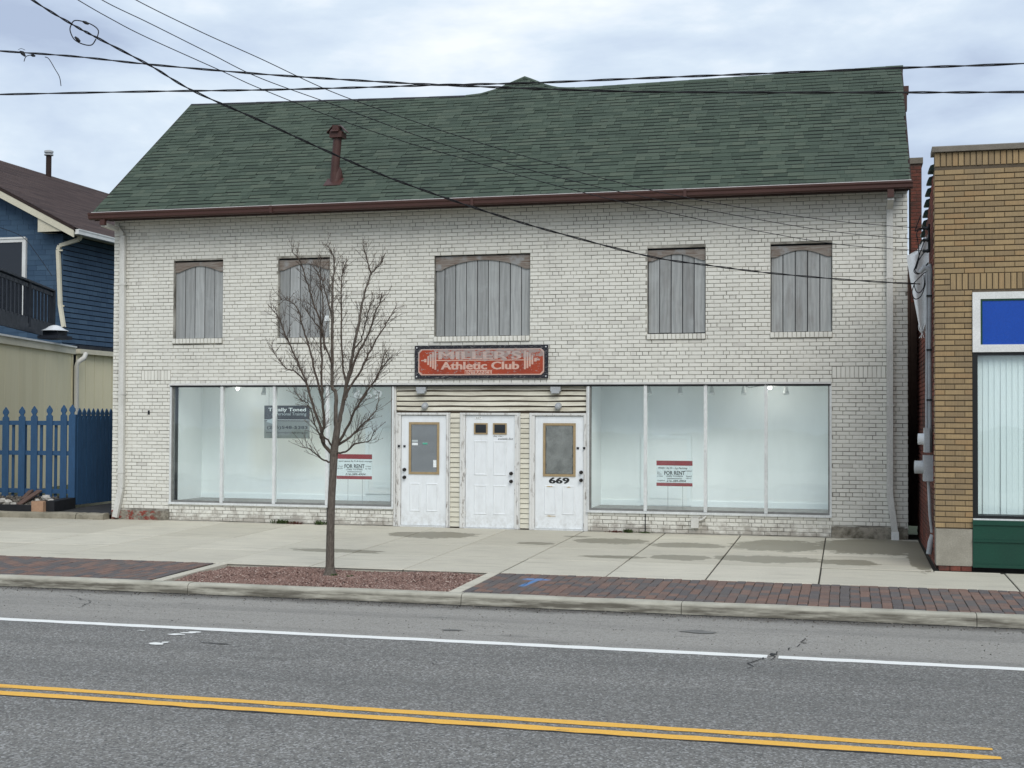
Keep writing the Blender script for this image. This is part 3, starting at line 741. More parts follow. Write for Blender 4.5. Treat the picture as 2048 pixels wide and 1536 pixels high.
# courses
CH = .0677; JT = .0095; BL = .2125; places = []; heads = []
FND = [(-7.93, -6.7, 0, .21), (5.49, 6.71, 0, .225)]            # bare foundation at both ends
SOLD = [(-7.32, -6.70, 2.6703, 2.8639), (5.50, 6.36, 2.6703, 2.8639)]
cuts = HOLES+[(a, b_, c-.1, d) for a, b_, c, d in FND]+SOLD
zc = .03; course = 0
while zc+CH < WTOP+.02:
    z0, z1 = zc, zc+CH-JT; zm = (z0+z1)/2
    header = course % 7 == 3
    ln = BL/2 if header else BL
    free = [(WX0, WX1)]
    for h in cuts:
        e_ = -.01 if h in SOLD else .012
        if h[2]-e_ < zm < h[3]+e_:
            nf = []
            for a, b_ in free:
                if h[1] <= a or h[0] >= b_: nf.append((a, b_)); continue
                if h[0] > a+.03: nf.append((a, h[0]))
                if h[1] < b_-.03: nf.append((h[1], b_))
            free = nf
    for a, b_ in free:
        off = (BL/2 if course % 2 else 0)+(.053 if header else 0)
        x = WX0+off+ln*math.floor((a-WX0-off)/ln)
        wav = .003*math.sin(zc*7)
        while x < b_-.001:
            l = max(a, x); r_ = min(b_, x+ln)
            if header and rng.random() < .25 and x+2*ln < b_: r_ = min(b_, x+2*ln); x += ln
            x += ln
            if r_-l < .03: continue
            j = rng.uniform(-.004, .004)
            L_ = r_-l-JT+rng.uniform(-.003, .003)
            dz = .0018*math.sin(l*1.7+zc*3)+rng.uniform(-.0015, .0015)
            pr = rng.uniform(-.0025, .0025)+(.004 if rng.random() < .03 else 0)
            if L_ < .02: continue
            places.append((((l+r_)/2+j*.3, pr, zm+dz), (rng.uniform(-.006, .006), rng.uniform(-.006, .006), rng.uniform(-.008, .008)), (L_/.203, 1, (z1-z0)/.0582)))
    zc += CH; course += 1
for x0, x1, z0, z1 in SOLD:
    n = int((x1-x0)/.0685)
    for i in range(n):
        places.append(((x0+(i+.5)*(x1-x0)/n, rng.uniform(-.003, .003), (z0+z1)/2), (0, math.pi/2, 0), ((z1-z0-.008)/.203, 1, ((x1-x0)/n-.008)/.0582)))
def wkey(pl):
    x, y, z = pj(pl[0]); bad = (1760 < x < 1800) or (825 < x < 1100 and 685 < y < 765) or pl[2][0] < .8 or x > 1815 or y < 430
    return z+(1e4 if bad else 0)
pieces(wall, 'brick', 'white_painted_brick', chamfer_piece(.203, .06, .0582, .0045), places, 300, key=wkey)
# side faces of the corners, plain painted courses
for sx, xs in ((-1, WX0), (1, WX1)):
    cp = []
    zc = .03; i = 0
    while zc+CH < WTOP:
        y = .0 if i % 2 else -.1
        for k in range(5):
            yc = y+k*BL+BL/2+.1
            if yc < .06: continue
            cp.append(((xs+(.006 if sx > 0 else -.006)*0, yc, zc+CH/2), (0, 0, sx*math.pi/2), (1, 1, 1)))
        zc += CH; i += 1
    pieces(wall, 'corner_brick', 'white_painted_brick', chamfer_piece(.203, .06, .0582, .0045), cp, 0)
# rough foundation ends, as lumpy blocks
def lumpy(name, x0, x1, z0, z1, y, m, parent, nx=24, nz=6, amp=.02):
    b = MB(); v = []
    for k in range(nz+1):
        for i in range(nx+1):
            edge = i in (0, nx) or k == nz
            v.append((x0+(x1-x0)*i/nx, y-(0 if edge else rng.uniform(0, amp)), z0+(z1-z0)*k/nz-(rng.uniform(0, .02) if k == nz else 0)))
    n = nx+1
    f = [(k*n+i, k*n+i+1, (k+1)*n+i+1, (k+1)*n+i) for k in range(nz) for i in range(nx)]
    t = len(v); v += [(x0+(x1-x0)*i/nx, y+.1, z1) for i in range(nx+1)]; f += [(nz*n+i, nz*n+i+1, t+i+1, t+i) for i in range(nx)]
    b.add(v, f, 0, True); return b.build(name, m, parent)
lumpy('foundation', 5.49, 6.70, -.05, .215, -.028, 'rough_foundation', bld)
lumpy('foundation', -7.92, -6.70, -.05, .20, -.012, 'rough_foundation', bld, amp=.012)

# ---- boarded windows
for wi, (x0, x1, z0, z1) in enumerate(WINS):
    win = box('boarded_window', x0-.02, x1+.02, .105, .14, z0-.1, z1+.02, 'dark_gap', bld)
    n = 8 if x1-x0 > 1.5 else 5
    # outer boards cut by the arch are narrower on the wide one
    ed = np.linspace(x0+.004, x1-.004, n+1)
    if n == 8: ed = np.concatenate([[x0+.004], np.linspace(x0+.17, x1-.175, 8), [x1-.004]])
    if wi == 4: ed = np.concatenate([[x0+.004], np.linspace(x0+.2, x1-.2, 4), [x1-.004]])
    for a, b_ in zip(ed, ed[1:]):
        w_ = b_-a-.014; dy = rng.uniform(-.003, .003); zb = z0+rng.uniform(.0, .006)+(.0 if wi != 3 else .012)
        v, f = chamfer_piece(w_, .02, z1-zb-.02, .002)
        me = MB().add(v, f).mesh('plank', 'grey_weathered_wood'); o = bpy.data.objects.new('plank', me)
        link(o, ((a+b_)/2, .082+dy, (zb+z1-.02)/2), win)
    # arched head board
    hd = .25 if n == 8 else .19; sp = x1-x0; pts = []
    e0 = .11 if n == 8 else .08
    pts = [(x0+.005, z1-.03), (x0+.005, z1-.03-hd), (x0+e0, z1-.03-hd)]
    m_ = 18
    for i in range(1, m_):
        t = i/m_; xx = x0+e0+(sp-2*e0)*t
        s_ = math.sin(math.pi*t)**.75 if n == 8 else .5-.5*math.cos(2*math.pi*t) if False else math.sin(math.pi*t)**1.05
        pts.append((xx, z1-.03-hd+(hd-.075)*s_))
    pts += [(x1-e0, z1-.03-hd), (x1-.005, z1-.03-hd), (x1-.005, z1-.03)]
    # split into quads so the concave outline fills cleanly
    hb = MB(); low = pts[1:-1]
    for (xa, za), (xb, zb) in zip(low, low[1:]):
        if xb-xa < 1e-4: continue
        hb.hexa([(xa, .055, za), (xb, .055, zb), (xb, .08, zb), (xa, .08, za), (xa, .055, z1-.03), (xb, .055, z1-.03), (xb, .08, z1-.03), (xa, .08, z1-.03)])
    hb.build('arched_head', 'brown_weathered_wood', win)
    box('head_gap', x0, x1, .06, .09, z1-.03, z1+.005, 'dark_gap', win)
    sb = box('sill', x0-.01, x1+.005, -.012, .10, z0-.105, z0-.012, 'painted_mortar', win)
    nb = round((x1-x0)/.0725); tm = chamfer_piece(.064, .13, .092, .005)
    for i in range(nb):
        o = bpy.data.objects.new('sill_brick', bpy.data.meshes.get('sill_brick') or MB().add(*tm).mesh('sill_brick', 'white_painted_brick'))
        link(o, (x0-.008+(i+.5)*(x1-x0+.01)/nb, -.032+rng.uniform(-.003, .003), z0-.056), sb); o.rotation_euler = (rng.uniform(-.03, .03), rng.uniform(-.02, .02), 0)
# small tag on the second window
box('notice', -3.60, -3.51, .071, .0755, 3.76, 3.86, 'paper_white', bld)

# ---- roof
TH = R(38); CT, SN = math.cos(TH), math.sin(TH)
EY, EZ = -.52, 5.835
def rp(x, s, h=0.0): return Vector((x, EY+s*CT-h*SN, EZ+s*SN+h*CT))
RX0, RX1 = -8.08, 6.735
def ridge_s(x):
    xs = [-8.1, -6, -4, -1.8, -1.45, -1.15, -.92, -.67, -.42, -.15, .12, .4, .7, 3.5, 6.75]
    ss = [4.78, 4.64, 4.50, 4.35, 4.40, 4.58, 4.86, 5.13, 4.92, 4.66, 4.48, 4.42, 4.41, 4.46, 4.53]
    return float(np.interp(x, xs, ss))
rb = MB(); xs = np.unique(np.concatenate([np.linspace(RX0, RX1, 40), np.linspace(-1.9, .7, 27)]))
for h in (0.0, -.12): rb.v += [tuple(rp(x, s, h)) for x in xs for s in (0, ridge_s(x))]
n = len(xs)
for i in range(n-1):
    rb.f += [(2*i, 2*i+2, 2*i+3, 2*i+1), (2*n+2*i, 2*n+2*i+1, 2*n+2*i+3, 2*n+2*i+2), (2*i, 2*n+2*i, 2*n+2*i+2, 2*i+2), (2*i+1, 2*i+3, 2*n+2*i+3, 2*n+2*i+1)]
rb.f += [(0, 1, 2*n+1, 2*n), (2*n-2, 4*n-2, 4*n-1, 2*n-1)]
rb.m = [0]*len(rb.f); rb.sm = [False]*len(rb.f)
roof = rb.build('roof', 'roof_felt', bld)
# rear slope and the ridge of the rear wing that shows as a small peak
bk = MB()
for xa, xb in zip(xs, xs[1:]):
    def rr(x): return rp(x, min(ridge_s(x), 4.55 if not -1.9 < x < .7 else 4.38), -.01)
    a, b_ = rr(xa), rr(xb)
    bk.add([a, b_, (xb, 7.4, 5.7), (xa, 7.4, 5.7)], [(0, 1, 2, 3)])
bk.build('rear_slope', 'green_shingle', roof)
pk = rp(-.67, 5.12, -.02)
bk = MB().add([pk, rp(-1.6, 4.36, -.03), rp(.3, 4.40, -.03), (-.67, 7.6, pk.z-.05), (-3.2, 7.6, 6.6), (1.9, 7.6, 6.6)], [(0, 1, 4, 3), (0, 3, 5, 2), (3, 4, 5)])
bk.build('rear_wing_roof', 'green_shingle', roof)
EXP = .138; pl = []; s = .0; row = 0
while s < 5.2:
    x = RX0-rng.uniform(0, .3)
    while x < RX1:
        wd = rng.choice([.11, .15, .18, .22, .27, .32]) if rng.random() < .92 else .42
        if s > 4.3 and -2.0 < x < .8: wd = .07
        l = max(x, RX0); r_ = min(x+wd, RX1); x += wd
        if r_-l < .03: continue
        xm = (l+r_)/2; top = min(ridge_s(l), ridge_s(r_), ridge_s(xm))-.01
        if s > top-.02: continue
        raised = rng.random() < .48
        s0 = s+(.007 if raised else rng.uniform(.030, .042)); s1 = min(s+EXP+.003, top)
        if s1-s0 < .02: continue
        h = .013 if raised else .006
        # tilted so that the upper end tucks under the next course
        pl.append((tuple(rp(xm, s0, h+rng.uniform(-.001, .001))), (TH-.035, 0, rng.uniform(-.004, .004)), ((r_-l-.003)/.25, (s1-s0)/.165, 1)))
    s += EXP; row += 1
v = [(-.125, 0, -.006), (.125, 0, -.006), (.125, .165, -.006), (-.125, .165, -.006), (-.125, 0, 0), (.125, 0, 0), (.125, .165, 0), (-.125, .165, 0)]
f = [(4, 5, 6, 7), (0, 1, 5, 4), (1, 2, 6, 5), (3, 0, 4, 7)]
def rkey(pl):
    x, y, z = pj(pl[0]); return (1e4 if pl[2][0] < .6 or pl[2][1] < .8 else 0)+z
pieces(roof, 'shingle', 'green_shingle', (v, f), pl, 300, key=rkey)
# ridge caps
def ridge_cap(x0, x1, m, w, n):
    for i in range(n):
        xa = x0+(x1-x0)*i/n; xb = x0+(x1-x0)*(i+1)/n+.03
        a, b_ = rp(xa, ridge_s(xa)+.01, .016), rp(xb, ridge_s(xb)+.01, .012)
        q = MB().add([rp(xa, ridge_s(xa)-w, .014), rp(xb, ridge_s(xb)-w, .011), b_, a, (a.x, a.y+.15, a.z-.11), (b_.x, b_.y+.15, b_.z-.11)], [(0, 1, 2, 3), (3, 2, 5, 4)])
        q.v += [(p[0], p[1], p[2]-.02) for p in q.v[:2]]; q.f += [(0, 6, 7, 1)]; q.m += [0]; q.sm += [False]
        q.build('ridge_cap', m, roof)
ridge_cap(RX0, -1.75, 'ridge_metal', .05, 8)
ridge_cap(.5, RX1, 'green_shingle', .09, 22)
pts = [x for x in np.linspace(-1.75, -.67, 8)]
for xa, xb in list(zip(pts, pts[1:]))+list(zip(np.linspace(-.67, .5, 8), np.linspace(-.67, .5, 8)[1:])):
    a0, a1 = rp(xa, ridge_s(xa)+.012, .02), rp(xb, ridge_s(xb)+.012, .02); c0, c1 = rp(xa, ridge_s(xa)-.06, .016), rp(xb, ridge_s(xb)-.06, .016)
    dn = Vector((0, .04, -.05)); dd = Vector((0, .012, -.016))
    MB().hexa([c0+dd, c1+dd, a1+dn, a0+dn, c0, c1, a1, a0]).build('peak_shingle', 'green_shingle', roof)
box('drip_edge', RX0-.01, RX1+.01, EY-.03, EY-.005, EZ-.02, EZ+.004, 'white_trim_metal', roof)
for xa, xb in ((RX0-.012, RX0+.02), (RX1-.02, RX1+.012)):
    q = [rp(xa, -.02, -.14), rp(xb, -.02, -.14), rp(xb, ridge_s(xb), -.14), rp(xa, ridge_s(xa), -.14), rp(xa, -.02, .004), rp(xb, -.02, .004), rp(xb, ridge_s(xb), .004), rp(xa, ridge_s(xa), .004)]
    MB().hexa(q).build('rake_board', 'soffit_brown', roof)
box('soffit', RX0+.05, RX1-.02, -.46, .02, 5.745, 5.765, 'soffit_brown', bld)
box('fascia', RX0+.03, RX1-.01, -.49, -.46, 5.68, 5.83, 'soffit_brown', bld)
gp = [(-.492, 5.815), (-.492, 5.695), (-.575, 5.695), (-.60, 5.715), (-.603, 5.76), (-.622, 5.785), (-.622, 5.815), (-.612, 5.815), (-.612, 5.79), (-.59, 5.765), (-.59, 5.72), (-.57, 5.705), (-.505, 5.705), (-.505, 5.815)]
gut = MB()
gxs = np.linspace(-8.12, 6.765, 13)
for xa, xb in zip(gxs, gxs[1:]):
    k = len(gp); v = [(x, p[0], p[1]) for x in (xa, xb) for p in gp]; gut.add(v, [(i, (i+1) % k, k+(i+1) % k, k+i) for i in range(k)])
for x in (-8.12, 6.765): gut.add([(x, -.492, 5.815), (x, -.492, 5.695), (x, -.575, 5.695), (x, -.60, 5.715), (x, -.603, 5.76), (x, -.622, 5.785), (x, -.622, 5.815)], [tuple(range(7))])
gutter = gut.build('gutter', 'brown_metal', bld)
for x in (-4.4, -.6, 3.1): box('gutter_seam', x, x+.05, -.626, -.49, 5.69, 5.818, 'brown_metal', gutter)
def downspout(pts, w, d, parent, top=None):
    b = MB()
    for a, c in zip(pts, pts[1:]): b.bar(a, c, w, d, (0, 1, 0))
    ds = b.build('downspout', 'downspout_paint', parent); return ds
ds = downspout([(-7.84, -.05, 5.62), (-7.715, -.05, 5.45), (-7.71, -.05, 5.3), (-7.69, -.05, .62), (-7.80, -.07, .06)], .105, .075, bld)
for z in (4.5, 2.4, .9): box('strap', -7.77, -7.63, -.095, -.01, z, z+.03, 'downspout_paint', ds)
MB().box(-7.89, -7.79, -.575, -.50, 5.585, 5.70).build('gutter_outlet', 'brown_metal', ds)
MB().bar((-7.84, -.53, 5.60), (-7.84, -.05, 5.58), .095, .075, (0, 0, 1)).build('downspout_elbow', 'downspout_paint', ds)
ds = downspout([(6.425, -.05, 5.5), (6.42, -.05, .75), (6.50, -.07, .12)], .10, .075, bld)
box('downspout_shoe', 6.44, 6.56, -.12, -.02, .005, .15, 'white_trim', ds)
for z in (4.3, 2.2): box('strap', 6.36, 6.485, -.095, -.01, z, z+.03, 'downspout_paint', ds)
MB().box(6.375, 6.475, -.575, -.50, 5.56, 5.70).build('gutter_outlet', 'brown_metal', ds)
MB().bar((6.425, -.53, 5.56), (6.425, -.05, 5.48), .095, .075, (0, 0, 1)).build('downspout_elbow', 'downspout_paint', ds)
# rusty roof vent pipe
vb = rp(-3.45, .86, .01)
vp = MB().tube([vb+Vector((-.01, 0, -.05)), vb+Vector((.015, 0, .38)), vb+Vector((.05, 0, .80))], [.082, .08, .08], 14).build('vent_pipe', 'brown_metal', bld)
MB().tube([vb+Vector((-.0, .02, -.08)), vb+Vector((0.02, .05, .10)), vb+Vector((.01, .04, .18)), vb+Vector((.01, .02, .24))], [.10, .115, .105, .084], 14).build('flashing', 'brown_metal', vp)
MB().hexa([rp(-3.62, .66, .014), rp(-3.28, .66, .014), rp(-3.28, .93, .014), rp(-3.62, .93, .014), rp(-3.61, .67, .024), rp(-3.29, .67, .024), rp(-3.29, .92, .024), rp(-3.61, .92, .024)]).build('flashing_plate', 'brown_metal', vp)
t = vb+Vector((.055, 0, .78)); cp = MB()
cp.box(t.x-.12, t.x+.12, t.y-.12, t.y+.12, t.z, t.z+.11)
cp.prism([(t.x-.075, t.z+.11), (t.x+.075, t.z+.11), (t.x+.05, t.z+.22), (t.x-.05, t.z+.22)], 'y', t.y-.13, t.y+.13)
cp.hexa([(t.x-.09, t.y-.17, t.z+.1), (t.x+.07, t.y-.17, t.z+.1), (t.x+.06, t.y, t.z+.225), (t.x-.07, t.y, t.z+.225), (t.x-.09, t.y-.16, t.z+.115), (t.x+.07, t.y-.16, t.z+.115), (t.x+.06, t.y, t.z+.24), (t.x-.07, t.y, t.z+.24)])
for sx in (-1, 1): cp.hexa([(t.x+sx*.19, t.y-.09, t.z+.095), (t.x+sx*.19, t.y+.09, t.z+.095), (t.x+sx*.06, t.y+.09, t.z+.23), (t.x+sx*.06, t.y-.09, t.z+.23), (t.x+sx*.19, t.y-.09, t.z+.11), (t.x+sx*.19, t.y+.09, t.z+.11), (t.x+sx*.06, t.y+.09, t.z+.245), (t.x+sx*.06, t.y-.09, t.z+.245)])
cp.build('vent_cap', 'brown_metal', vp)
# stub of a flue at the right verge
a = at(1807, 190, Y=3.0)
MB().box(a.x-.12, a.x+.06, 2.9, 3.1, a.z-.3, a.z+.02).box(a.x-.10, a.x+.09, 2.88, 3.12, a.z+.02, a.z+.14).build('flue_stub', 'brown_metal', roof)
# red brick chimney on the far right
ch = MB().box(6.90, 7.10, 3.2, 3.9, 0, 6.80).build('chimney', 'brown_mortar', bld)
cpz = []
for i in range(88):
    zz = .9+i*.0677
    if zz > 6.78: break
    for k, xx in enumerate((6.95, 7.05) if i % 2 else (7.0,)): cpz.append(((xx, 3.194, zz), (0, 0, 0), (.45 if i % 2 else .93, 1, 1)))
pieces(ch, 'chimney_brick', 'red_side_brick', chamfer_piece(.203, .05, .058, .005), [p for p in cpz if p[0][2] > 4.2], 300)
box('gap_sky_blocker', 6.70, 7.12, 3.25, 4.1, 0, 4.9, 'brown_mortar', ch)  # added block that shuts out the bright sky behind the gap
box('chimney_cap', 6.88, 7.125, 3.17, 3.93, 6.80, 6.91, 'coping_stone', ch)

# ---- shop front: header, display windows
box('lintel', -6.70, 5.49, -.045, .02, 2.575, 2.612, 'white_trim_metal', bld)
box('lintel_underside', -6.69, 5.48, -.02, .30, 2.545, 2.573, 'black_paint', bld)  # black strip colours in the shadow band below the lintel
FY = .035
def display(x0, x1, edges, zb, zt, bulb_x, spots):
    win = MB()
    win.box(x0, x0+.05, FY-.03, FY+.05, zb, zt); win.box(x1-.05, x1, FY-.03, FY+.05, zb, zt)
    win.box(x0+.05, x1-.05, FY-.02, FY+.05, zt-.03, zt); win.box(x0+.05, x1-.05, FY-.025, FY+.06, zb, zb+.07)
    fr = win.build('display_window', 'dark_aluminium', bld)
    box('window_sill', x0-.02, x1+.01, -.035, FY-.03, zb-.005, zb+.035, 'aluminium', fr)
    for e_ in edges[1:-1]: MB().box(e_-.027, e_+.027, FY-.055, FY+.03, zb+.04, zt-.005).build('mullion', 'aluminium', fr)
    for s_, e_ in ((x0-.01, x0+.025), (x1-.025, x1+.01)): box('jamb', s_, e_, FY-.05, FY-.03, zb+.035, zt, 'aluminium', fr)
    for a_, b_ in zip(edges, edges[1:]):
        box('pane', max(a_, x0+.05)+.001, min(b_, x1-.05)-.001, FY+.004, FY+.010, zb+.07, zt-.03, 'shop_glass', fr)
    # white display booth behind the glass
    zf, zc2, yb = zb+.05, 2.66, 1.25
    box('display_back_wall', x0-.1, x1+.1, yb, yb+.05, zf-.1, zc2+.1, 'display_paint', bld)
    for a_, b_ in ((x0-.08, x0+.0), (x1, x1+.08)): box('display_side_wall', a_, b_, FY+.06, yb, zf-.1, zc2+.1, 'display_paint', bld)
    box('display_floor', x0, x1, FY+.06, yb, zf-.1, zf, 'display_floor', bld)
    box('display_ceiling', x0, x1, FY+.06, yb, zc2, zc2+.08, 'display_ceiling_paint', bld)
    box('skirting', x0, x1, yb-.015, yb, zf, zf+.10, 'display_trim', bld)
    tr = box('light_track', x0+.5, x1-.4, .62, .65, zc2-.09, zc2-.065, 'white_trim', bld)
    for sx in spots:
        MB().tube([(sx, .63, zc2-.09), (sx, .63, zc2-.13)], .012, 6).tube([(sx, .60, zc2-.12), (sx+.01, .55, zc2-.24)], [.028, .05], 10).build('spotlight', 'white_trim', tr)
        L = bpy.data.lights.new('display_fill_lamp', 'SPOT'); L.energy = 18; L.color = (1, .98, .95); L.shadow_soft_size = .06; L.spot_size = R(150); L.spot_blend = 1.0  # added fill lamp to brighten the display; the track spots are unlit
        lo = bpy.data.objects.new('display_fill_lamp', L); link(lo, (sx+.012, .53, zc2-.27), tr); lo.rotation_euler = (R(-18), 0, 0)
    bb = MB().tube([(bulb_x, .6, zc2-.02), (bulb_x, .6, zc2-.09)], .02, 8).build('bulb_holder', 'white_trim', bld)
    MB().ball((bulb_x, .6, zc2-.13), .035, 10).build('bulb', 'lit_bulb', bb)
    L = bpy.data.lights.new('bulb_light', 'POINT'); L.energy = 4; L.color = (1, .96, .9); L.shadow_soft_size = .12
    lo = bpy.data.objects.new('bulb_light', L); link(lo, (bulb_x, .6, zc2-.22), bb)
    # a loose flex hanging from the ceiling
    MB().tube([(bulb_x-.02, .6, zc2-.03), (bulb_x-.15, .62, zc2-.10), (bulb_x-.35, .6, zc2-.13), (bulb_x-.55, .62, zc2-.05)], .006, 5).build('flex', 'cable_grey', bb)
    return fr
EL = [-6.69, -5.62, -4.555, -3.50, -2.215]; ER = [1.37, 2.377, 3.406, 4.42, 5.485]
display(-6.69, -2.215, EL, .335, 2.575, -5.60, (-5.05, -4.4, -3.85, -3.2))
display(1.37, 5.485, ER, .355, 2.575, 4.45, (2.35, 2.9, 3.45, 4.0, 4.72))
def access_door(x0, x1, z0, z1):
    d = box('access_panel', x0, x1, 1.228, 1.25, z0, z1, 'display_paint', bld)
    for a_, b_, c_, e_ in ((x0-.07, x0, z0, z1+.07), (x1, x1+.07, z0, z1+.07), (x0, x1, z1, z1+.07)): box('trim', a_, b_, 1.218, 1.24, c_, e_, 'display_trim', d)
    box('panel_mould', x0+.1, x1-.1, 1.222, 1.229, z0+.12, z0+.55, 'display_trim', d)
access_door(-3.15, -2.55, .52, 1.72); access_door(2.18, 2.95, .42, 1.62)
# ghost house number etched high on the left glass
text('669', 'window_number', 'sign_silver', bld, -3.0, -2.45, 2.32, 2.49, FY+.002, .02)
# knee wall fittings
jb = box('junction_box', 3.17, 3.30, -.075, -.01, .13, .30, 'downspout_paint', bld)
MB().tube([(3.29, -.04, .25), (3.37, -.05, .28), (3.42, -.02, .33)], .018, 8).build('conduit', 'downspout_paint', jb)
MB().box(2.372, 2.386, -.012, .0, .03, .36).build('wall_crack', 'dark_gap', bld)
MB().box(-3.497, -3.484, -.012, .0, .03, .33).build('wall_crack', 'dark_gap', bld)
box('wall_hole', -7.17, -7.13, -.004, .01, 2.02, 2.10, 'dark_gap', bld)

# ---- entrance bay: siding and three doors
SY = .075
box('entrance_backing', -2.215, 1.37, SY+.02, SY+.08, 0, 2.56, 'siding_backing', bld)
for x0, x1 in ((-2.22, -2.18), (1.335, 1.375)): box('corner_trim', x0, x1, SY-.06, SY+.02, .02, 2.545, 'peeling_white_paint', bld)
sid = MB().box(-2.18, 1.335, SY+.012, SY+.02, 2.08, 2.545).build('entrance_siding', 'siding_backing', bld)
def clap(x0, x1, z0, z1, parent, lap=.02):
    n = 10 if x1-x0 > 1 else 1; b = MB()
    for xa, xb in zip(np.linspace(x0, x1, n+1), np.linspace(x0, x1, n+1)[1:]):
        wa, wb = (.006*math.sin(xa*5+z0*9), .006*math.sin(xb*5+z0*9)) if n > 1 else (0, 0)
        b.hexa([(xa, SY-lap, z0+wa), (xb, SY-lap, z0+wb), (xb, SY+.01, z0+wb), (xa, SY+.01, z0+wa), (xa, SY, z1), (xb, SY, z1), (xb, SY+.01, z1), (xa, SY+.01, z1)])
    return b.build('siding_board', 'cream_siding', parent)
for i in range(5): clap(-2.178, 1.333, 2.085+i*.092+.027, 2.085+(i+1)*.092, sid, .026)
for x0, x1 in ((-1.175, -.955), (.122, .325)):
    sp_ = MB().box(x0, x1, SY+.012, SY+.02, .02, 2.075).build('siding_pier', 'siding_backing', bld)
    for i in range(23): clap(x0+.02, x1-.02, .03+i*.0885+.008, .03+(i+1)*.0885, sp_, .018)
    for a_ in (x0, x1-.018): box('pier_trim', a_, a_+.018, SY-.03, SY+.012, .02, 2.075, 'white_trim', sp_)
def wall_lamp(x, z, r=.06):
    MB().tube([(x, SY-.005, z), (x, SY-.03, z)], [.06, .06], 14).ball((x, SY-.06, z-.015), r, 12).build('entrance_light', 'galvanised', bld)
wall_lamp(-1.63, 2.20); wall_lamp(.83, 2.20)
for x in (-1.69, .79): MB().box(x-.09, x+.09, SY-.10, SY-.03, 2.455, 2.535).box(x-.07, x+.07, SY-.11, SY-.04, 2.42, 2.455).build('security_light', 'galvanised', bld)

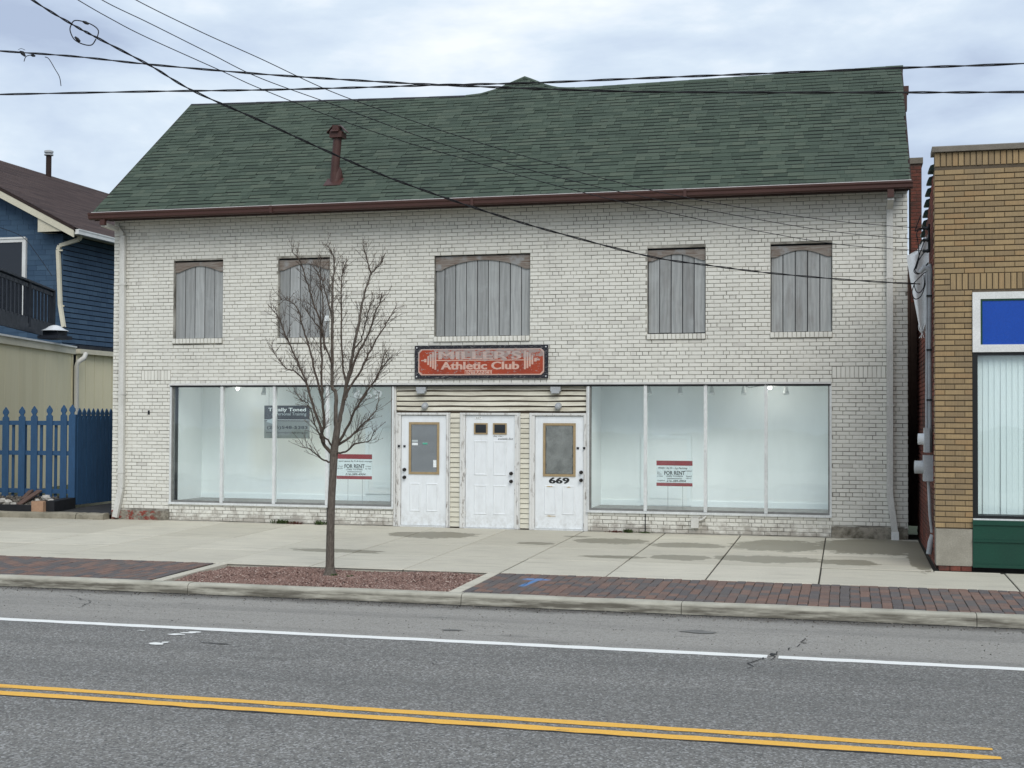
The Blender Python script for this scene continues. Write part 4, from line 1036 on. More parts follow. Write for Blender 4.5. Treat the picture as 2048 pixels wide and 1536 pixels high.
def door(fx0, fx1, x0, x1, z0, z1, kind):
    fz = 2.068; dy = SY+.0
    fr = MB().box(fx0, x0-.006, dy-.045, dy+.02, .02, fz).box(x1+.006, fx1, dy-.045, dy+.02, .02, fz).box(x0-.006, x1+.006, dy-.045, dy+.02, z1+.006, fz)
    fr.box(fx0-.004, fx0+.03, dy-.06, dy-.045, .02, fz+.006).box(fx1-.03, fx1+.004, dy-.06, dy-.045, .02, fz+.006).box(fx0+.03, fx1-.03, dy-.06, dy-.045, fz-.028, fz+.006)
    frame = fr.build('door_frame', 'peeling_white_paint', bld)
    box('threshold', x0-.01, x1+.01, dy-.07, dy+.02, .01, z0-.004, 'aluminium', frame)
    box('gap', x0-.004, x1+.004, dy+.006, dy+.012, z0-.003, z1+.004, 'dark_gap', frame)
    slab_ = MB().box(x0, x1, dy-.018, dy+.005, z0, z1).build('door', 'white_door_paint', bld)
    W = x1-x0; H = z1-z0; Yf = dy-.018
    def panel(a0, a1, c0, c1):
        p = MB(); m1, m2 = .012, .035
        A = [(a0, c0), (a1, c0), (a1, c1), (a0, c1)]; B = [(a0+m1, c0+m1), (a1-m1, c0+m1), (a1-m1, c1-m1), (a0+m1, c1-m1)]; Cc = [(a0+m2, c0+m2), (a1-m2, c0+m2), (a1-m2, c1-m2), (a0+m2, c1-m2)]
        v = [(q[0], Yf-.001, q[1]) for q in A]+[(q[0], Yf-.010, q[1]) for q in B]+[(q[0], Yf-.003, q[1]) for q in Cc]
        f = [(i, (i+1) % 4, 4+(i+1) % 4, 4+i) for i in range(4)]+[(4+i, 4+(i+1) % 4, 8+(i+1) % 4, 8+i) for i in range(4)]+[(8, 9, 10, 11)]
        p.add(v, f).build('door_panel', 'white_door_paint', slab_)
    X = lambda t: x0+W*t
    Z = lambda t: z0+H*t
    def knob(x, z): MB().tube([(x, Yf, z), (x, Yf-.012, z)], .032, 12).tube([(x, Yf-.012, z), (x, Yf-.04, z)], .012, 8).ball((x, Yf-.052, z), .029, 10).build('knob', 'knob_metal', slab_)
    def glazing(a0, a1, c0, c1, bw, m):
        fb = MB().box(a0, a0+bw, Yf-.016, Yf-.001, c0, c1).box(a1-bw, a1, Yf-.016, Yf-.001, c0, c1).box(a0+bw, a1-bw, Yf-.016, Yf-.001, c1-bw, c1).box(a0+bw, a1-bw, Yf-.016, Yf-.001, c0, c0+bw)
        g_ = fb.build('glazing_frame', 'tan_glazing_frame', slab_)
        box('glass', a0+bw, a1-bw, Yf-.004, Yf-.001, c0+bw, c1-bw, m, g_); return g_, (a0+bw, a1-bw, c0+bw, c1-bw)
    if kind == 'centre':
        for a0, a1 in ((.17, .45), (.56, .84)):
            glazing(X(a0), X(a1), Z(.83), Z(.93), .026, 'dark_glass')
            panel(X(a0+.005), X(a1-.005), Z(.465), Z(.775)); panel(X(a0+.005), X(a1-.005), Z(.115), Z(.38))
        knob(X(.935), Z(.485)); knob(X(.935), Z(.415))
        box('number_plate', X(.185), X(.335), Yf-.006, Yf-.001, Z(.965), Z(.988), 'sign_white', slab_)
        text('667', 'plate_number', 'sign_grey', slab_, X(.21), X(.31), Z(.970), Z(.983), Yf-.006)
        text('Stay Out -', 'handwriting', 'ink', slab_, X(.565), X(.78), Z(.805), Z(.82), Yf, .01, .001, .3)
        text('available Exit', 'handwriting', 'ink', slab_, X(.66), X(.97), Z(.782), Z(.80), Yf, .01, .001, .3)
        for zz in (.88, .5, .12): box('hinge', x0-.008, x0+.010, Yf-.012, Yf+.004, Z(zz)-.05, Z(zz)+.05, 'white_trim_metal', slab_)
    else:
        a0, a1 = ((.17, .85) if kind == 'left' else (.165, .84))
        g_, gl = glazing(X(a0), X(a1), Z(.465), Z(.94), .042, 'paper_dark' if kind == 'right' else 'dark_glass')
        panel(X(.19), X(.43), Z(.125), Z(.385)); panel(X(.56), X(.82), Z(.125), Z(.385))
        kx = .075 if kind == 'left' else .955
        knob(X(kx), Z(.505)); knob(X(kx), Z(.435))
        lx = X(.07) if kind == 'left' else X(.885)
        box('lock_bracket', lx-.02, lx+.02, Yf-.014, Yf-.001, Z(.71), Z(.728), 'black_paint', slab_)
        lx2 = x0-.035 if kind == 'left' else x1+.02
        box('lock_bracket', lx2-.018, lx2+.022, dy-.075, dy-.06, Z(.71), Z(.73), 'black_paint', frame)
        if kind == 'left':
            n_ = 44
            for i in range(n_):
                zz = gl[2]+(gl[3]-gl[2])*(i+.5)/n_
                MB().hexa([(gl[0]+.005, Yf-.010, zz-.007), (gl[1]-.005, Yf-.010, zz-.007), (gl[1]-.005, Yf-.009, zz-.007), (gl[0]+.005, Yf-.009, zz-.007), (gl[0]+.005, Yf-.006, zz+.006), (gl[1]-.005, Yf-.006, zz+.006), (gl[1]-.005, Yf-.005, zz+.006), (gl[0]+.005, Yf-.005, zz+.006)]).build('blind_slat', 'blind_slat', g_)
            for t_, m_, ww, hh, tz in ((.04, 'paper_white', .11, .045, .56), (.04, 'sign_silver', .11, .04, .63), (.45, 'green_sticker', .09, .03, .58), (.86, 'paper_white', .06, .13, .10)):
                xx = gl[0]+(gl[1]-gl[0])*t_; zz = gl[2]+(gl[3]-gl[2])*tz
                box('sticker', xx, min(xx+ww, gl[1]), Yf-.013, Yf-.011, zz, zz+hh, m_, g_)
        else:
            # crumpled sheet taped behind the glass
            pb = MB(); nx, nz = 10, 16; v = []
            for k in range(nz+1):
                for i in range(nx+1):
                    ex = .02*rng.random() if i in (0, nx) else 0
                    v.append((gl[0]+.006+(gl[1]-gl[0]-.012)*i/nx+(ex if i == 0 else -ex), Yf-.006-rng.uniform(0, .006), gl[2]+.006+(gl[3]-gl[2]-.012)*k/nz))
            n = nx+1; pb.add(v, [(k*n+i, k*n+i+1, (k+1)*n+i+1, (k+1)*n+i) for k in range(nz) for i in range(nx)]).build('crumpled_sheet', 'paper_grey', g_)
            text('669', 'house_number', 'ink', slab_, X(.285), X(.70), Z(.402), Z(.456), Yf, .02, .004); text('669', 'house_number', 'ink', slab_, X(.30), X(.715), Z(.402), Z(.456), Yf, .02, .0045)
            for a_, b_, zz in ((.24, .38, .375), (.65, .75, .372), (.19, .45, .112)):
                flk = MB(); m_ = 14; pts = []
                for i in range(m_):
                    t_ = 2*math.pi*i/m_; k = rng.uniform(.3, 1)
                    pts.append((X((a_+b_)/2)+W*(b_-a_)/2*k*math.cos(t_), Yf-.011, Z(zz)+.012*k*math.sin(t_)))
                flk.add(pts, [tuple(range(m_))]).build('scuff', 'ochre_scuff', slab_)
    return slab_
door(-2.168, -1.18, -2.078, -1.232, .045, 2.022, 'left')
door(-.952, .120, -.864, .038, .032, 2.032, 'centre')
door(.328, 1.332, .415, 1.280, .045, 2.016, 'right')

# ================================================================== SIGNS
sg = thing('wall_sign', 'weathered red and black athletic club entrance sign above the middle door', 'sign', (-.57, -.03, 2.68))
box('board', -1.803, .660, -.04, -.006, 2.683, 3.277, 'peeling_black_sign', sg)
def octo(x0, x1, z0, z1, c, y0, y1): return MB().prism([(x0+c, z0), (x1-c, z0), (x1, z0+c), (x1, z1-c), (x1-c, z1), (x0+c, z1), (x0, z1-c), (x0, z0+c)], 'y', y0, y1)
octo(-1.735, .592, 2.745, 3.215, .055, -.0425, -.040).build('border', 'faded_pink_paint', sg)
octo(-1.713, .570, 2.765, 3.195, .055, -.0450, -.0425).build('red_panel', 'faded_red_sign', sg)
sy = -.045
for k in (0, 1, 2): text("MILLER'S", 'lettering', 'faded_pink_paint', sg, -1.35+k*.012, .155+k*.012, 3.03, 3.17, sy-.0004*k, 0)
for k in (0, 1): text('Athletic Club', 'lettering', 'faded_pink_paint', sg, -1.31+k*.012, .13+k*.012, 2.845, 2.985, sy-.0004*k, .018)
box('entrance_strip', -.86, -.36, sy-.001, sy, 2.757, 2.835, 'faded_pink_paint', sg)
text('ENTRANCE', 'lettering', 'faded_red_sign', sg, -.85, -.37, 2.767, 2.823, sy-.001, .01)
box('barbell_bar', -1.40, .24, sy-.002, sy, 3.002, 3.018, 'faded_pink_paint', sg)
for sgn, cx in ((-1, -1.41), (1, .245)):
    for k, (hh) in enumerate((.165, .145, .115, .08)):
        x = cx+sgn*k*.045; box('barbell_plate', x-.016, x+.016, sy-.003, sy, 3.01-hh, 3.01+hh, 'faded_pink_paint', sg)
    x = cx+sgn*.19; box('barbell_collar', x-.022, x+.022, sy-.003, sy, 2.98, 3.04, 'faded_pink_paint', sg); x += sgn*.05
    box('barbell_end', x-.03, x+.03, sy-.003, sy, 3.0, 3.02, 'faded_pink_paint', sg)
for x in (-1.765, .622):
    for z in (2.72, 3.24): MB().ball((x, -.041, z), .014, 8).build('bolt', 'bright_metal', sg)

def rent_sign(x0, x1, z0, z1, y, label, hand, legs_z):
    t_ = thing('rent_sign', label, 'sign', ((x0+x1)/2, y, legs_z), 'for rent signs in the shop windows')
    box('placard', x0, x1, y-.003, y+.002, z0, z1, 'paper_white', t_)
    H = z1-z0; W = x1-x0; yy = y-.003
    box('red_band', x0, x1, yy-.002, yy, z1-H*.19, z1, 'sign_red_band', t_)
    box('red_band', x0, x1, yy-.002, yy, z0, z0+H*.13, 'sign_red_band', t_)
    text('FOR RENT', 'lettering', 'ink', t_, x0+W*.22, x0+W*.79, z0+H*.44, z0+H*.60, yy, .02, .002)
    text('(330) 715-0350', 'lettering', 'ink', t_, x0+W*.28, x0+W*.73, z0+H*.345, z0+H*.42, yy, .02, .002)
    box('rule', x0+W*.3, x0+W*.71, yy-.002, yy, z0+H*.285, z0+H*.305, 'ink', t_)
    for s_, a_, b_, c_, d_ in hand: text(s_, 'handwriting', 'ink', t_, x0+W*a_, x0+W*b_, z0+H*c_, z0+H*d_, yy, .015, .002, .25)
    for k in (.32, .73): MB().tube([(x0+W*k, y, z0+.02), (x0+W*k, y, legs_z)], .003, 5).build('wire_leg', 'cable_grey', t_)
a, b_ = at(674, 908, Y=.09), at(744, 959, Y=.09)
rent_sign(a.x, b_.x, b_.z, a.z, .09, 'red and white for rent placard in the left window, behind the tree', [('open space Sq Ft & bsmt storage', .05, 1.0, .68, .75), ('1 room', .02, .17, .50, .54), ('for Ofc', .02, .17, .40, .45), ('6 room', .82, .97, .50, .55), ('for Ofc', .81, .97, .40, .45), ('216-389-4904', .24, .82, .16, .24)], .40)
a, b_ = at(1313, 921, Y=.09), at(1385, 973, Y=.09)
rent_sign(a.x, b_.x, b_.z, a.z, .09, 'red and white for rent placard in the right window beside the 669 door', [('9500+ Sq Ft - Lg Parking', .05, .86, .66, .74), ('lot behind', .78, .98, .58, .63), ('Many', .02, .11, .52, .56), ('Rooms', .02, .14, .45, .50), ('to Rent', .02, .18, .37, .42), ('Small', .82, .98, .37, .42), ('offices', .82, .97, .30, .34), ('Long/Short', .03, .24, .18, .24), ('216-389-4904', .28, .82, .16, .25)], .41)
ts = thing('training_sign', 'black and grey personal training sign hanging inside the left window', 'sign', (0, 0, 0))
a, b_ = at(529, 811, Y=.30), at(619, 877, Y=.30); x0, x1, z0, z1 = a.x, b_.x, b_.z, a.z; W, H = x1-x0, z1-z0
WL[ts.name] = Vector(((x0+x1)/2, .3, z0)); ts.location = WL[ts.name]
box('placard', x0, x1, .297, .303, z0, z1, 'sign_grey', ts)
box('black_panel', x0, x1, .294, .297, z0+H*.57, z1, 'sign_black', ts)
box('white_rule', x0, x1, .2935, .297, z0+H*.555, z0+H*.568, 'sign_white', ts); box('black_rule', x0, x1, .294, .297, z0+H*.525, z0+H*.552, 'sign_black', ts)
text('Totally Toned', 'lettering', 'sign_white', ts, x0+W*.09, x0+W*.92, z0+H*.79, z0+H*.93, .294, .02)
text('& Personal Training', 'lettering', 'sign_silver', ts, x0+W*.17, x0+W*.93, z0+H*.67, z0+H*.79, .294)
text('(216)548-5383', 'lettering', 'sign_black', ts, x0+W*.06, x0+W*.96, z0+H*.26, z0+H*.38, .297, .025)
text('www.totallytonedpersonaltraining.com', 'lettering', 'sign_black', ts, x0+W*.04, x0+W*.97, z0+H*.13, z0+H*.21, .297)
sil = [(.05, .50), (.12, .47), (.2, .43), (.26, .52), (.30, .62), (.26, .70), (.18, .72), (.20, .62), (.14, .58), (.08, .57)]
MB().add([(x0+W*p, .2925, z0+H*q_) for p, q_ in sil], [tuple(range(len(sil)))]).build('figure_mark', 'sign_silver', ts)
MB().tube([(x0+W*.1, .3, z1), (x0+W*.1, .3, 2.6)], .003, 5).tube([(x0+W*.9, .3, z1), (x0+W*.9, .3, 2.6)], .003, 5).build('hanging_cord', 'cable_grey', ts)

# ================================================================== LEFT: blue house, annex, fence
hs = thing('blue_house', 'dark blue shingled gable house with brown roof and cream trim', 'house', (-16.5, 10, 0))
HC = -15.03; HY = 9.0; HZT = 7.0
R1 = at(0, 376, Y=8.6); R2 = at(150, 456, Y=8.6); RM = (R2.z-R1.z)/(R2.x-R1.x)
def hroof(x): return R1.z+RM*(x-R1.x)
XR = -20.6; ZR = hroof(XR); XE = R2.x
hw = MB().prism([(-26.2, -.5), (HC, -.5), (HC, hroof(HC)-.32), (XR, ZR-.32), (-26.2, hroof(HC)-.32)], 'y', HY, 22).build('wall', 'dark_gap', hs)
# shingle siding pieces: front gable and right side
pl = []; zz = 3.3; row = 0
while zz < 9.9:
    x = -25.9-rng.uniform(0, .3)
    while x < HC:
        wd = rng.uniform(.22, .5); l, r_ = x, min(x+wd, HC+.012); x += wd
        if r_-l < .06 or zz+.15 > min(hroof(r_), 2*ZR-hroof(l))-.06: continue
        pl.append((((l+r_)/2, HY-.016, zz+.07), (.09, 0, 0), ((r_-l-.006)/.3, 1, 1)))
    y = HY-.02
    while y < 21.5 and zz < hroof(HC)-.45:
        wd = rng.uniform(.2, .45); l, r_ = y, y+wd; y += wd
        pl.append(((HC+.016, (l+r_)/2, zz+.07), (0, -.09*0, math.pi/2), ((r_-l-.006)/.3, 1, 1)))
    zz += .142; row += 1
pieces(hw, 'shingle', 'blue_shingle_siding', ([(-.15, .0, -.071), (.15, .0, -.071), (.15, .02, .078), (-.15, .02, .078), (-.15, .018, -.071), (.15, .018, -.071)], [(0, 1, 2, 3), (4, 5, 1, 0), (4, 0, 3), (5, 2, 1)]), pl, 300)
# roof: right slope laid in thin courses
rf = MB().add([(XE, 8.6, hroof(XE)), (XE, 22.4, hroof(XE)), (XR, 22.4, ZR), (XR, 8.6, ZR), (XE, 8.6, hroof(XE)-.1), (XE, 22.4, hroof(XE)-.1), (XR, 22.4, ZR-.1), (XR, 8.6, ZR-.1), (2*XR-XE, 8.6, hroof(XE)), (2*XR-XE, 22.4, hroof(XE))],
              [(0, 1, 2, 3), (4, 7, 6, 5), (0, 3, 7, 4), (0, 4, 5, 1), (3, 2, 9, 8)]).build('roof', 'roof_felt', hs)
pl = []; L_ = math.hypot(XE-XR, ZR-hroof(XE)); sl_ = math.atan(-RM); s = 0; i = 0
while s < L_:
    y = 8.58
    while y < 21:
        wd = 1.0 if s > 0 else 1.0
        pl.append(((XE-s*math.cos(sl_)+.03, y+wd/2, hroof(XE)+s*math.sin(sl_)+.006), (0, sl_, 0), (1, wd/1.0, 1)))
        y += wd
    s += .14; i += 1
pieces(rf, 'shingle_course', 'brown_roof_shingle', ([(0, -.498, -.004), (0, .498, -.004), (0, .498, .01), (0, -.498, .01), (-.165, .498, 0), (-.165, -.498, 0)], [(0, 1, 2, 3), (3, 2, 4, 5)]), pl, 200)
nrm = Vector((-RM, 0, 1)).normalized()
def rk(x, d): return (x-d*nrm.x*0, hroof(x)-d)
b = MB()
b.hexa([(XR, 8.56, ZR-.26), (XE-.02, 8.56, hroof(XE)-.25), (XE-.02, 8.6, hroof(XE)-.25), (XR, 8.6, ZR-.26), (XR, 8.56, ZR-.06), (XE-.02, 8.56, hroof(XE)-.06), (XE-.02, 8.6, hroof(XE)-.06), (XR, 8.6, ZR-.06)])
b.build('barge_board', 'cream_trim', hs)
MB().hexa([(XR, 8.55, ZR-.06), (XE, 8.55, hroof(XE)-.06), (XE, 8.62, hroof(XE)-.06), (XR, 8.62, ZR-.06), (XR, 8.55, ZR+.012), (XE, 8.55, hroof(XE)+.012), (XE, 8.62, hroof(XE)+.012), (XR, 8.62, ZR+.012)]).build('drip_edge', 'soffit_brown', hs)
c0 = at(76, 464, Y=8.62); c1 = at(140, 466, Y=8.62); c2 = at(76, 432, Y=8.62)
MB().prism([(c0.x, c0.z), (XE-.05, c0.z), (XE-.05, hroof(XE-.05)-.2), (c0.x, hroof(c0.x)-.2)], 'y', 8.605, 9.0).build('cornice_return', 'cream_trim', hs)
box('soffit', HC, XE-.04, 9.0, 22, c0.z, c0.z+.02, 'cream_trim', hs)
gt = MB().box(XE-.02, XE+.10, 8.62, 22, hroof(XE)-.16, hroof(XE)-.03).build('gutter', 'white_trim', hs)
box('gutter_lip', XE+.10, XE+.115, 8.62, 22, hroof(XE)-.055, hroof(XE)-.02, 'white_trim', gt)
dpt = [at(165, 470, Y=9.2), at(160, 480, Y=9.15), at(122, 492, Y=9.02), at(119, 500, Y=9.0), at(123, 610, Y=8.95), at(130, 655, Y=8.8)]
dsp = MB(); 
for p, q_ in zip(dpt, dpt[1:]): dsp.bar(p+Vector((0, -.06, 0)), q_+Vector((0, -.06, 0)), .10, .08, (0, 1, 0))
dd = dsp.build('downspout', 'cream_trim', hs)
for yy in (501, 612): 
    p = at(120 if yy < 600 else 123, yy, Y=8.93); box('strap', p.x-.09, p.x+.09, p.y-.03, p.y, p.z-.02, p.z+.02, 'cream_trim', dd)
a, b_ = at(-14, 478, Y=8.98), at(52, 640, Y=8.98)
wn = MB().box(b_.x-.11, b_.x, 8.92, 9.0, b_.z, a.z-.12).box(a.x, b_.x, 8.92, 9.0, a.z-.12, a.z).box(a.x, b_.x, 8.90, 8.92, a.z-.03, a.z+.02).build('window', 'white_trim', hs)
box('glass', a.x-.6, b_.x-.11, 8.95, 8.96, b_.z, a.z-.12, 'dark_glass', wn)
p = at(97, 362, dep) if False else at(97, 364, Y=16.2)
vs = MB().tube([p+Vector((0, 0, -.3)), p+Vector((0, 0, .92))], .09, 12).build('vent_stack', 'soffit_brown', hs)
MB().tube([p+Vector((0, 0, .90)), p+Vector((0, 0, .94))], .15, 12).tube([p+Vector((0, 0, .99)), p+Vector((0, 0, 1.05)), p+Vector((0, 0, 1.08))], [.15, .15, .06], 12).tube([p+Vector((0, 0, .94)), p+Vector((0, 0, .99))], .11, 12).build('vent_cap', 'galvanised', vs)
MB().tube([p+Vector((0, 0, -.12)), p+Vector((0, 0, .04))], [.2, .1], 12).build('flashing', 'galvanised', vs)

# beige annex with deck
N0, N1 = ad(0, 668, 28.2), ad(146, 693, 32.9)
dr = (N1-N0); dr.z = 0; dl = dr.length; dr.normalize(); nx_ = Vector((dr.y, -dr.x, 0))       # nx_ points to the right of the wall
ZA = 3.70
ax = thing('beige_annex', 'low cream panelled annex with flat roof behind the blue fence', 'annex', (N0.x-1.5, N0.y+2, 0))
def al(t, off, z): p = N0+dr*t+nx_*off; return Vector((p.x, p.y, z))
def ahex(t0, t1, o0, o1, z0, z1): return MB().hexa([al(t0, o0, z0), al(t0, o1, z0), al(t1, o1, z0), al(t1, o0, z0), al(t0, o0, z1), al(t0, o1, z1), al(t1, o1, z1), al(t1, o0, z1)])
aw = ahex(-3.5, dl-.02, -5, -.03, -.5, ZA-.1).build('wall', 'dark_gap', ax)
t = -3.4
while t < dl-.1:
    t1 = min(t+.41, dl-.10); ahex(t+.004, t1-.004, -.03, rng.uniform(-.004, .004), -.4, ZA-.14).build('siding_panel', 'beige_panel_siding', aw); t += .41
t = -4.9
while t < -.2: ahex(-3.53, -3.49, t+.004, t+.40, -.4, ZA-.14).build('siding_panel', 'beige_panel_siding', aw); t += .41
ahex(dl-.10, dl, -.04, .015, -.4, ZA-.14).build('corner_board', 'beige_panel_siding', aw)
ahex(-3.6, dl+.05, -.2, .06, ZA-.14, ZA+.02).build('roof_fascia', 'cream_trim', ax)
ahex(-3.6, dl+.02, -.2, .10, ZA+.02, ZA+.06).build('roof_edge', 'white_trim', ax)
ahex(-3.6, dl+.1, -5, -.1, ZA-.1, ZA+.03).build('roof_deck', 'deck_black', ax)
# rear part of the annex, in the passage
Pq = ad(152, 698, 33.2)
rw = MB().box(Pq.x-3, Pq.x, Pq.y, Pq.y+9, -.5, Pq.z-.1).build('rear_wall', 'dark_gap', ax)
y = Pq.y
while y < Pq.y+8.8: box('siding_panel', Pq.x, Pq.x+.02, y+.004, y+.40, -.4, Pq.z-.12, 'beige_panel_siding', rw); y += .41
gq = MB().box(Pq.x-.05, Pq.x+.16, Pq.y-.05, Pq.y+9, Pq.z-.12, Pq.z+.0).build('gutter', 'cream_trim', ax)
box('rear_roof', Pq.x-3, Pq.x+.1, Pq.y-.02, Pq.y+9, Pq.z+.0, Pq.z+.10, 'deck_black', ax)
d0 = [ad(172, 707, 33.1), ad(168, 716, 33.0), ad(156, 724, 32.9), ad(153, 733, 32.9), ad(152, 860, 32.9)]
dq = MB().tube(d0, .06, 8).build('downspout', 'downspout_paint', ax)
# deck railing on the annex roof
rl0, rl1 = ad(0, 540, 28.6), ad(106, 577, 33.3)
zt_, zb_ = (rl0.z+rl1.z)/2, (rl0.z+rl1.z)/2-1.02
dk = thing('deck_railing', 'black timber deck railing with balusters on the annex roof', 'railing', (rl0.x, rl0.y, zb_))
rv = (rl1-rl0); rv.z = 0
def rlp(t, z): p = rl0+rv*t; return Vector((p.x, p.y, z))
MB().bar(rlp(-.6, zt_-.03), rlp(1, zt_-.03), .14, .045).build('top_rail', 'deck_black', dk)
MB().bar(rlp(-.6, zt_-.13), rlp(1, zt_-.13), .04, .09).build('upper_rail', 'deck_black', dk)
MB().bar(rlp(-.6, zb_+.06), rlp(1, zb_+.06), .04, .16).build('bottom_rail', 'deck_black', dk)
for t in (-.5, .5, 1.0): MB().bar(rlp(t, zb_-.1), rlp(t, zt_-.05), .10, .10, (1, 0, 0)).build('post', 'deck_black', dk)
i = 0
t = -.55
while t < .99:
    MB().bar(rlp(t, zb_+.1), rlp(t, zt_-.1), .045, .045, (1, 0, 0)).build('baluster', 'deck_black', dk); t += .07
MB().bar(rlp(-.6, zb_-.12), rlp(1.05, zb_-.12), .06, .2).build('deck_beam', 'deck_black', dk)
dv = ad(110, 662, 31.5)
rvn = thing('roof_fan', 'silver domed roof fan beside the deck railing', 'roof fan', dv+Vector((0, 0, -.18)))
MB().tube([dv+Vector((0, 0, .14)), dv+Vector((0, 0, .11)), dv+Vector((0, 0, .05)), dv+Vector((0, 0, .0))], [.05, .14, .22, .33], 16).build('dome', 'bright_metal', rvn)
MB().box(dv.x-.2, dv.x+.2, dv.y-.2, dv.y+.2, dv.z-.12, dv.z+.0).box(dv.x-.28, dv.x+.28, dv.y-.3, dv.y+.3, dv.z-.2, dv.z-.12).build('curb', 'deck_black', rvn)

# ---- blue picket fence
fc = thing('picket_fence', 'blue gothic picket fence standing left of the white building', 'fence', (-9.9, .9, .3))
FZ = .30; FT = 2.17
def picket(x, y, w, z0, z1, rot=False, name='picket', th=.02):
    h = .17; a_ = w/2
    pf = [(-a_, z0), (a_, z0), (a_, z1-h-.05), (a_*.55, z1-h-.02), (a_*.5, z1-h), (a_*.95, z1-h+.05), (a_*.85, z1-h+.09), (0, z1), (-a_*.85, z1-h+.09), (-a_*.95, z1-h+.05), (-a_*.5, z1-h), (-a_*.55, z1-h-.02), (-a_, z1-h-.05)]
    b = MB(); n = len(pf)
    # mirrored quads keep the concave head clean
    R_ = pf[1:7]; Lh = pf[12:7:-1]
    Lh = [pf[0]]+[pf[12], pf[11], pf[10], pf[9], pf[8]]; R_ = [pf[1], pf[2], pf[3], pf[4], pf[5], pf[6]]
    fl = []
    vs_ = [(p, 0) for p in Lh]+[(p, 0) for p in R_]+[(pf[7], 0)]
    pts = [q_[0] for q_ in vs_]; m_ = len(pts)
    F_ = [(i, 6+i, 7+i, i+1) for i in range(5)]+[(5, 11, 12)]
    V_ = [(p[0], -th/2, p[1]) for p in pts]+[(p[0], th/2, p[1]) for p in pts]
    loop = [0, 6, 7, 8, 9, 10, 11, 12, 5, 4, 3, 2, 1]
    F2 = F_+[tuple(i+m_ for i in f_[::-1]) for f_ in F_]+[(loop[i], loop[(i+1) % 13], loop[(i+1) % 13]+m_, loop[i]+m_) for i in range(13)]
    if rot: V_ = [(p[1], -p[0], p[2]) for p in V_]
    b.add([(p[0]+x, p[1]+y, p[2]) for p in V_], F2); return b.build(name, 'fence_blue', fc)
x = -9.40; i = 0
for px, w_ in ((144, .15), (127, .145), (98.5, .145), (68, .15), (43.5, .15), (11, .15), (-20, .145), (-50, .145), (-80, .145), (-110, .145)):
    p = at(px, 900, Y=.9); picket(p.x, .9, w_, FZ-.02, FT+.02+.001*(px-70)*.4 if px > 0 else FT)
for px in (112, 83, 51, 27, -5, -35, -65): p = at(px, 900, Y=.98); box('back_slat', p.x-.03, p.x+.03, .965, .985, FZ, 1.86, 'fence_blue', fc)
for z0 in (1.80, 1.19, .42): box('rail', -12.6, -9.34, .915, .955, z0, z0+.09, 'fence_blue', fc)
XC = at(150, 900, Y=.9).x
box('corner_post', XC-.10, XC+.0, .90, 1.0, FZ-.1, 2.02, 'fence_blue', fc)
y = 1.05
while y < 6.2:
    picket(XC, y, .145, FZ-.1, FT-.02, True); y += .165
for z0 in (1.75, 1.1, .45): box('rail', XC-.06, XC-.02, .95, 6.2, z0, z0+.09, 'fence_blue', fc)
y = 1.16
while y < 6.2: box('back_slat', XC-.085, XC-.065, y-.07, y+.07, FZ-.1, 2.0, 'fence_blue', fc); y += .165
# ---- old kerb wall, passage, rubble bed
kw = structure(MB().box(-16, WX0-.06, -.12, -.05, -.2, .09).build('boundary_kerb', 'joint_dirt'))
for x0, x1 in ((-16, -13.2), (-13.19, -10.4), (-10.39, -8.55), (-8.53, -7.96)):
    v = []; n = 8; prof = [(-.02, -.2), (-.02, .115), (-.06, .135), (-.20, .13), (-.245, .10), (-.26, -.2)]
    for xx in np.linspace(x0, x1, n+1):
        k = rng.uniform(-.012, .012); v += [(xx, p[0]+k, p[1]+(k*.6 if p[1] > 0 else 0)) for p in prof]
    m_ = len(prof); MB().add(v, [(i*m_+j, i*m_+(j+1) % m_, (i+1)*m_+(j+1) % m_, (i+1)*m_+j) for i in range(n) for j in range(m_)]+[tuple(range(m_))[::-1], tuple(n*m_+j for j in range(m_))]).build('kerb_block', 'old_kerb_concrete', kw)
structure(MB().add([(XC-.02, -.03, .12), (WX0-.01, -.03, .10), (WX0-.01, 9, .25), (XC-.02, 9, .25)], [(0, 1, 2, 3)]).build('passage_path', 'asphalt_walk'))
def soil(x0, x1, y0, y1):
    b = MB(); nx, ny = 60, 12; v = []
    for j in range(ny+1):
        for i in range(nx+1):
            x_ = x0+(x1-x0)*i/nx; y_ = y0+(y1-y0)*j/ny; v.append((x_, y_, .11+.19*min(1, (y_-y0)/.8)+rng.uniform(0, .05)))
    n = nx+1; return b.add(v, [(j*n+i, j*n+i+1, (j+1)*n+i+1, (j+1)*n+i) for j in range(ny) for i in range(nx)]).build('rubble_bed', 'rubble_soil')
structure(soil(-14, XC-.32, -.0, 1.6))
structure(MB().add([(-16, 1.5, .28), (XC, 1.5, .28), (XC, 9, .28), (-16, 9, .28)], [(0, 1, 2, 3)]).build('side_yard', 'terrain_grass'))
b = MB()
for _ in range(700):
    x_ = rng.uniform(-12.5, XC-.34); y_ = rng.uniform(.02, .85); pebble(b, x_, y_, .13+.19*min(1, y_/.8)+.03, rng.uniform(.012, .035), .8)
o = b.build('rubble', 'grit'); o['kind'] = 'stuff'; tag(o, 'small dark rubble and soil crumbs at the foot of the blue fence', 'rubble')
def rock(x, y, z, r, label):
    v = []; n, m_ = 8, 5; bb = MB(); bb.ball((0, 0, 0), 1, n, 0)
    M = np.array(bb.v)*rng.uniform(.72, 1.12, (len(bb.v), 1))*np.array([r*1.25, r, r*.75])
    bb.v = (M+np.array((x, y, z))).tolist(); bb.sm = [False]*len(bb.sm)
    o = bb.build('rock', 'pale_rock'); tag(o, label, 'rock', 'pale rocks in the rubble bed')
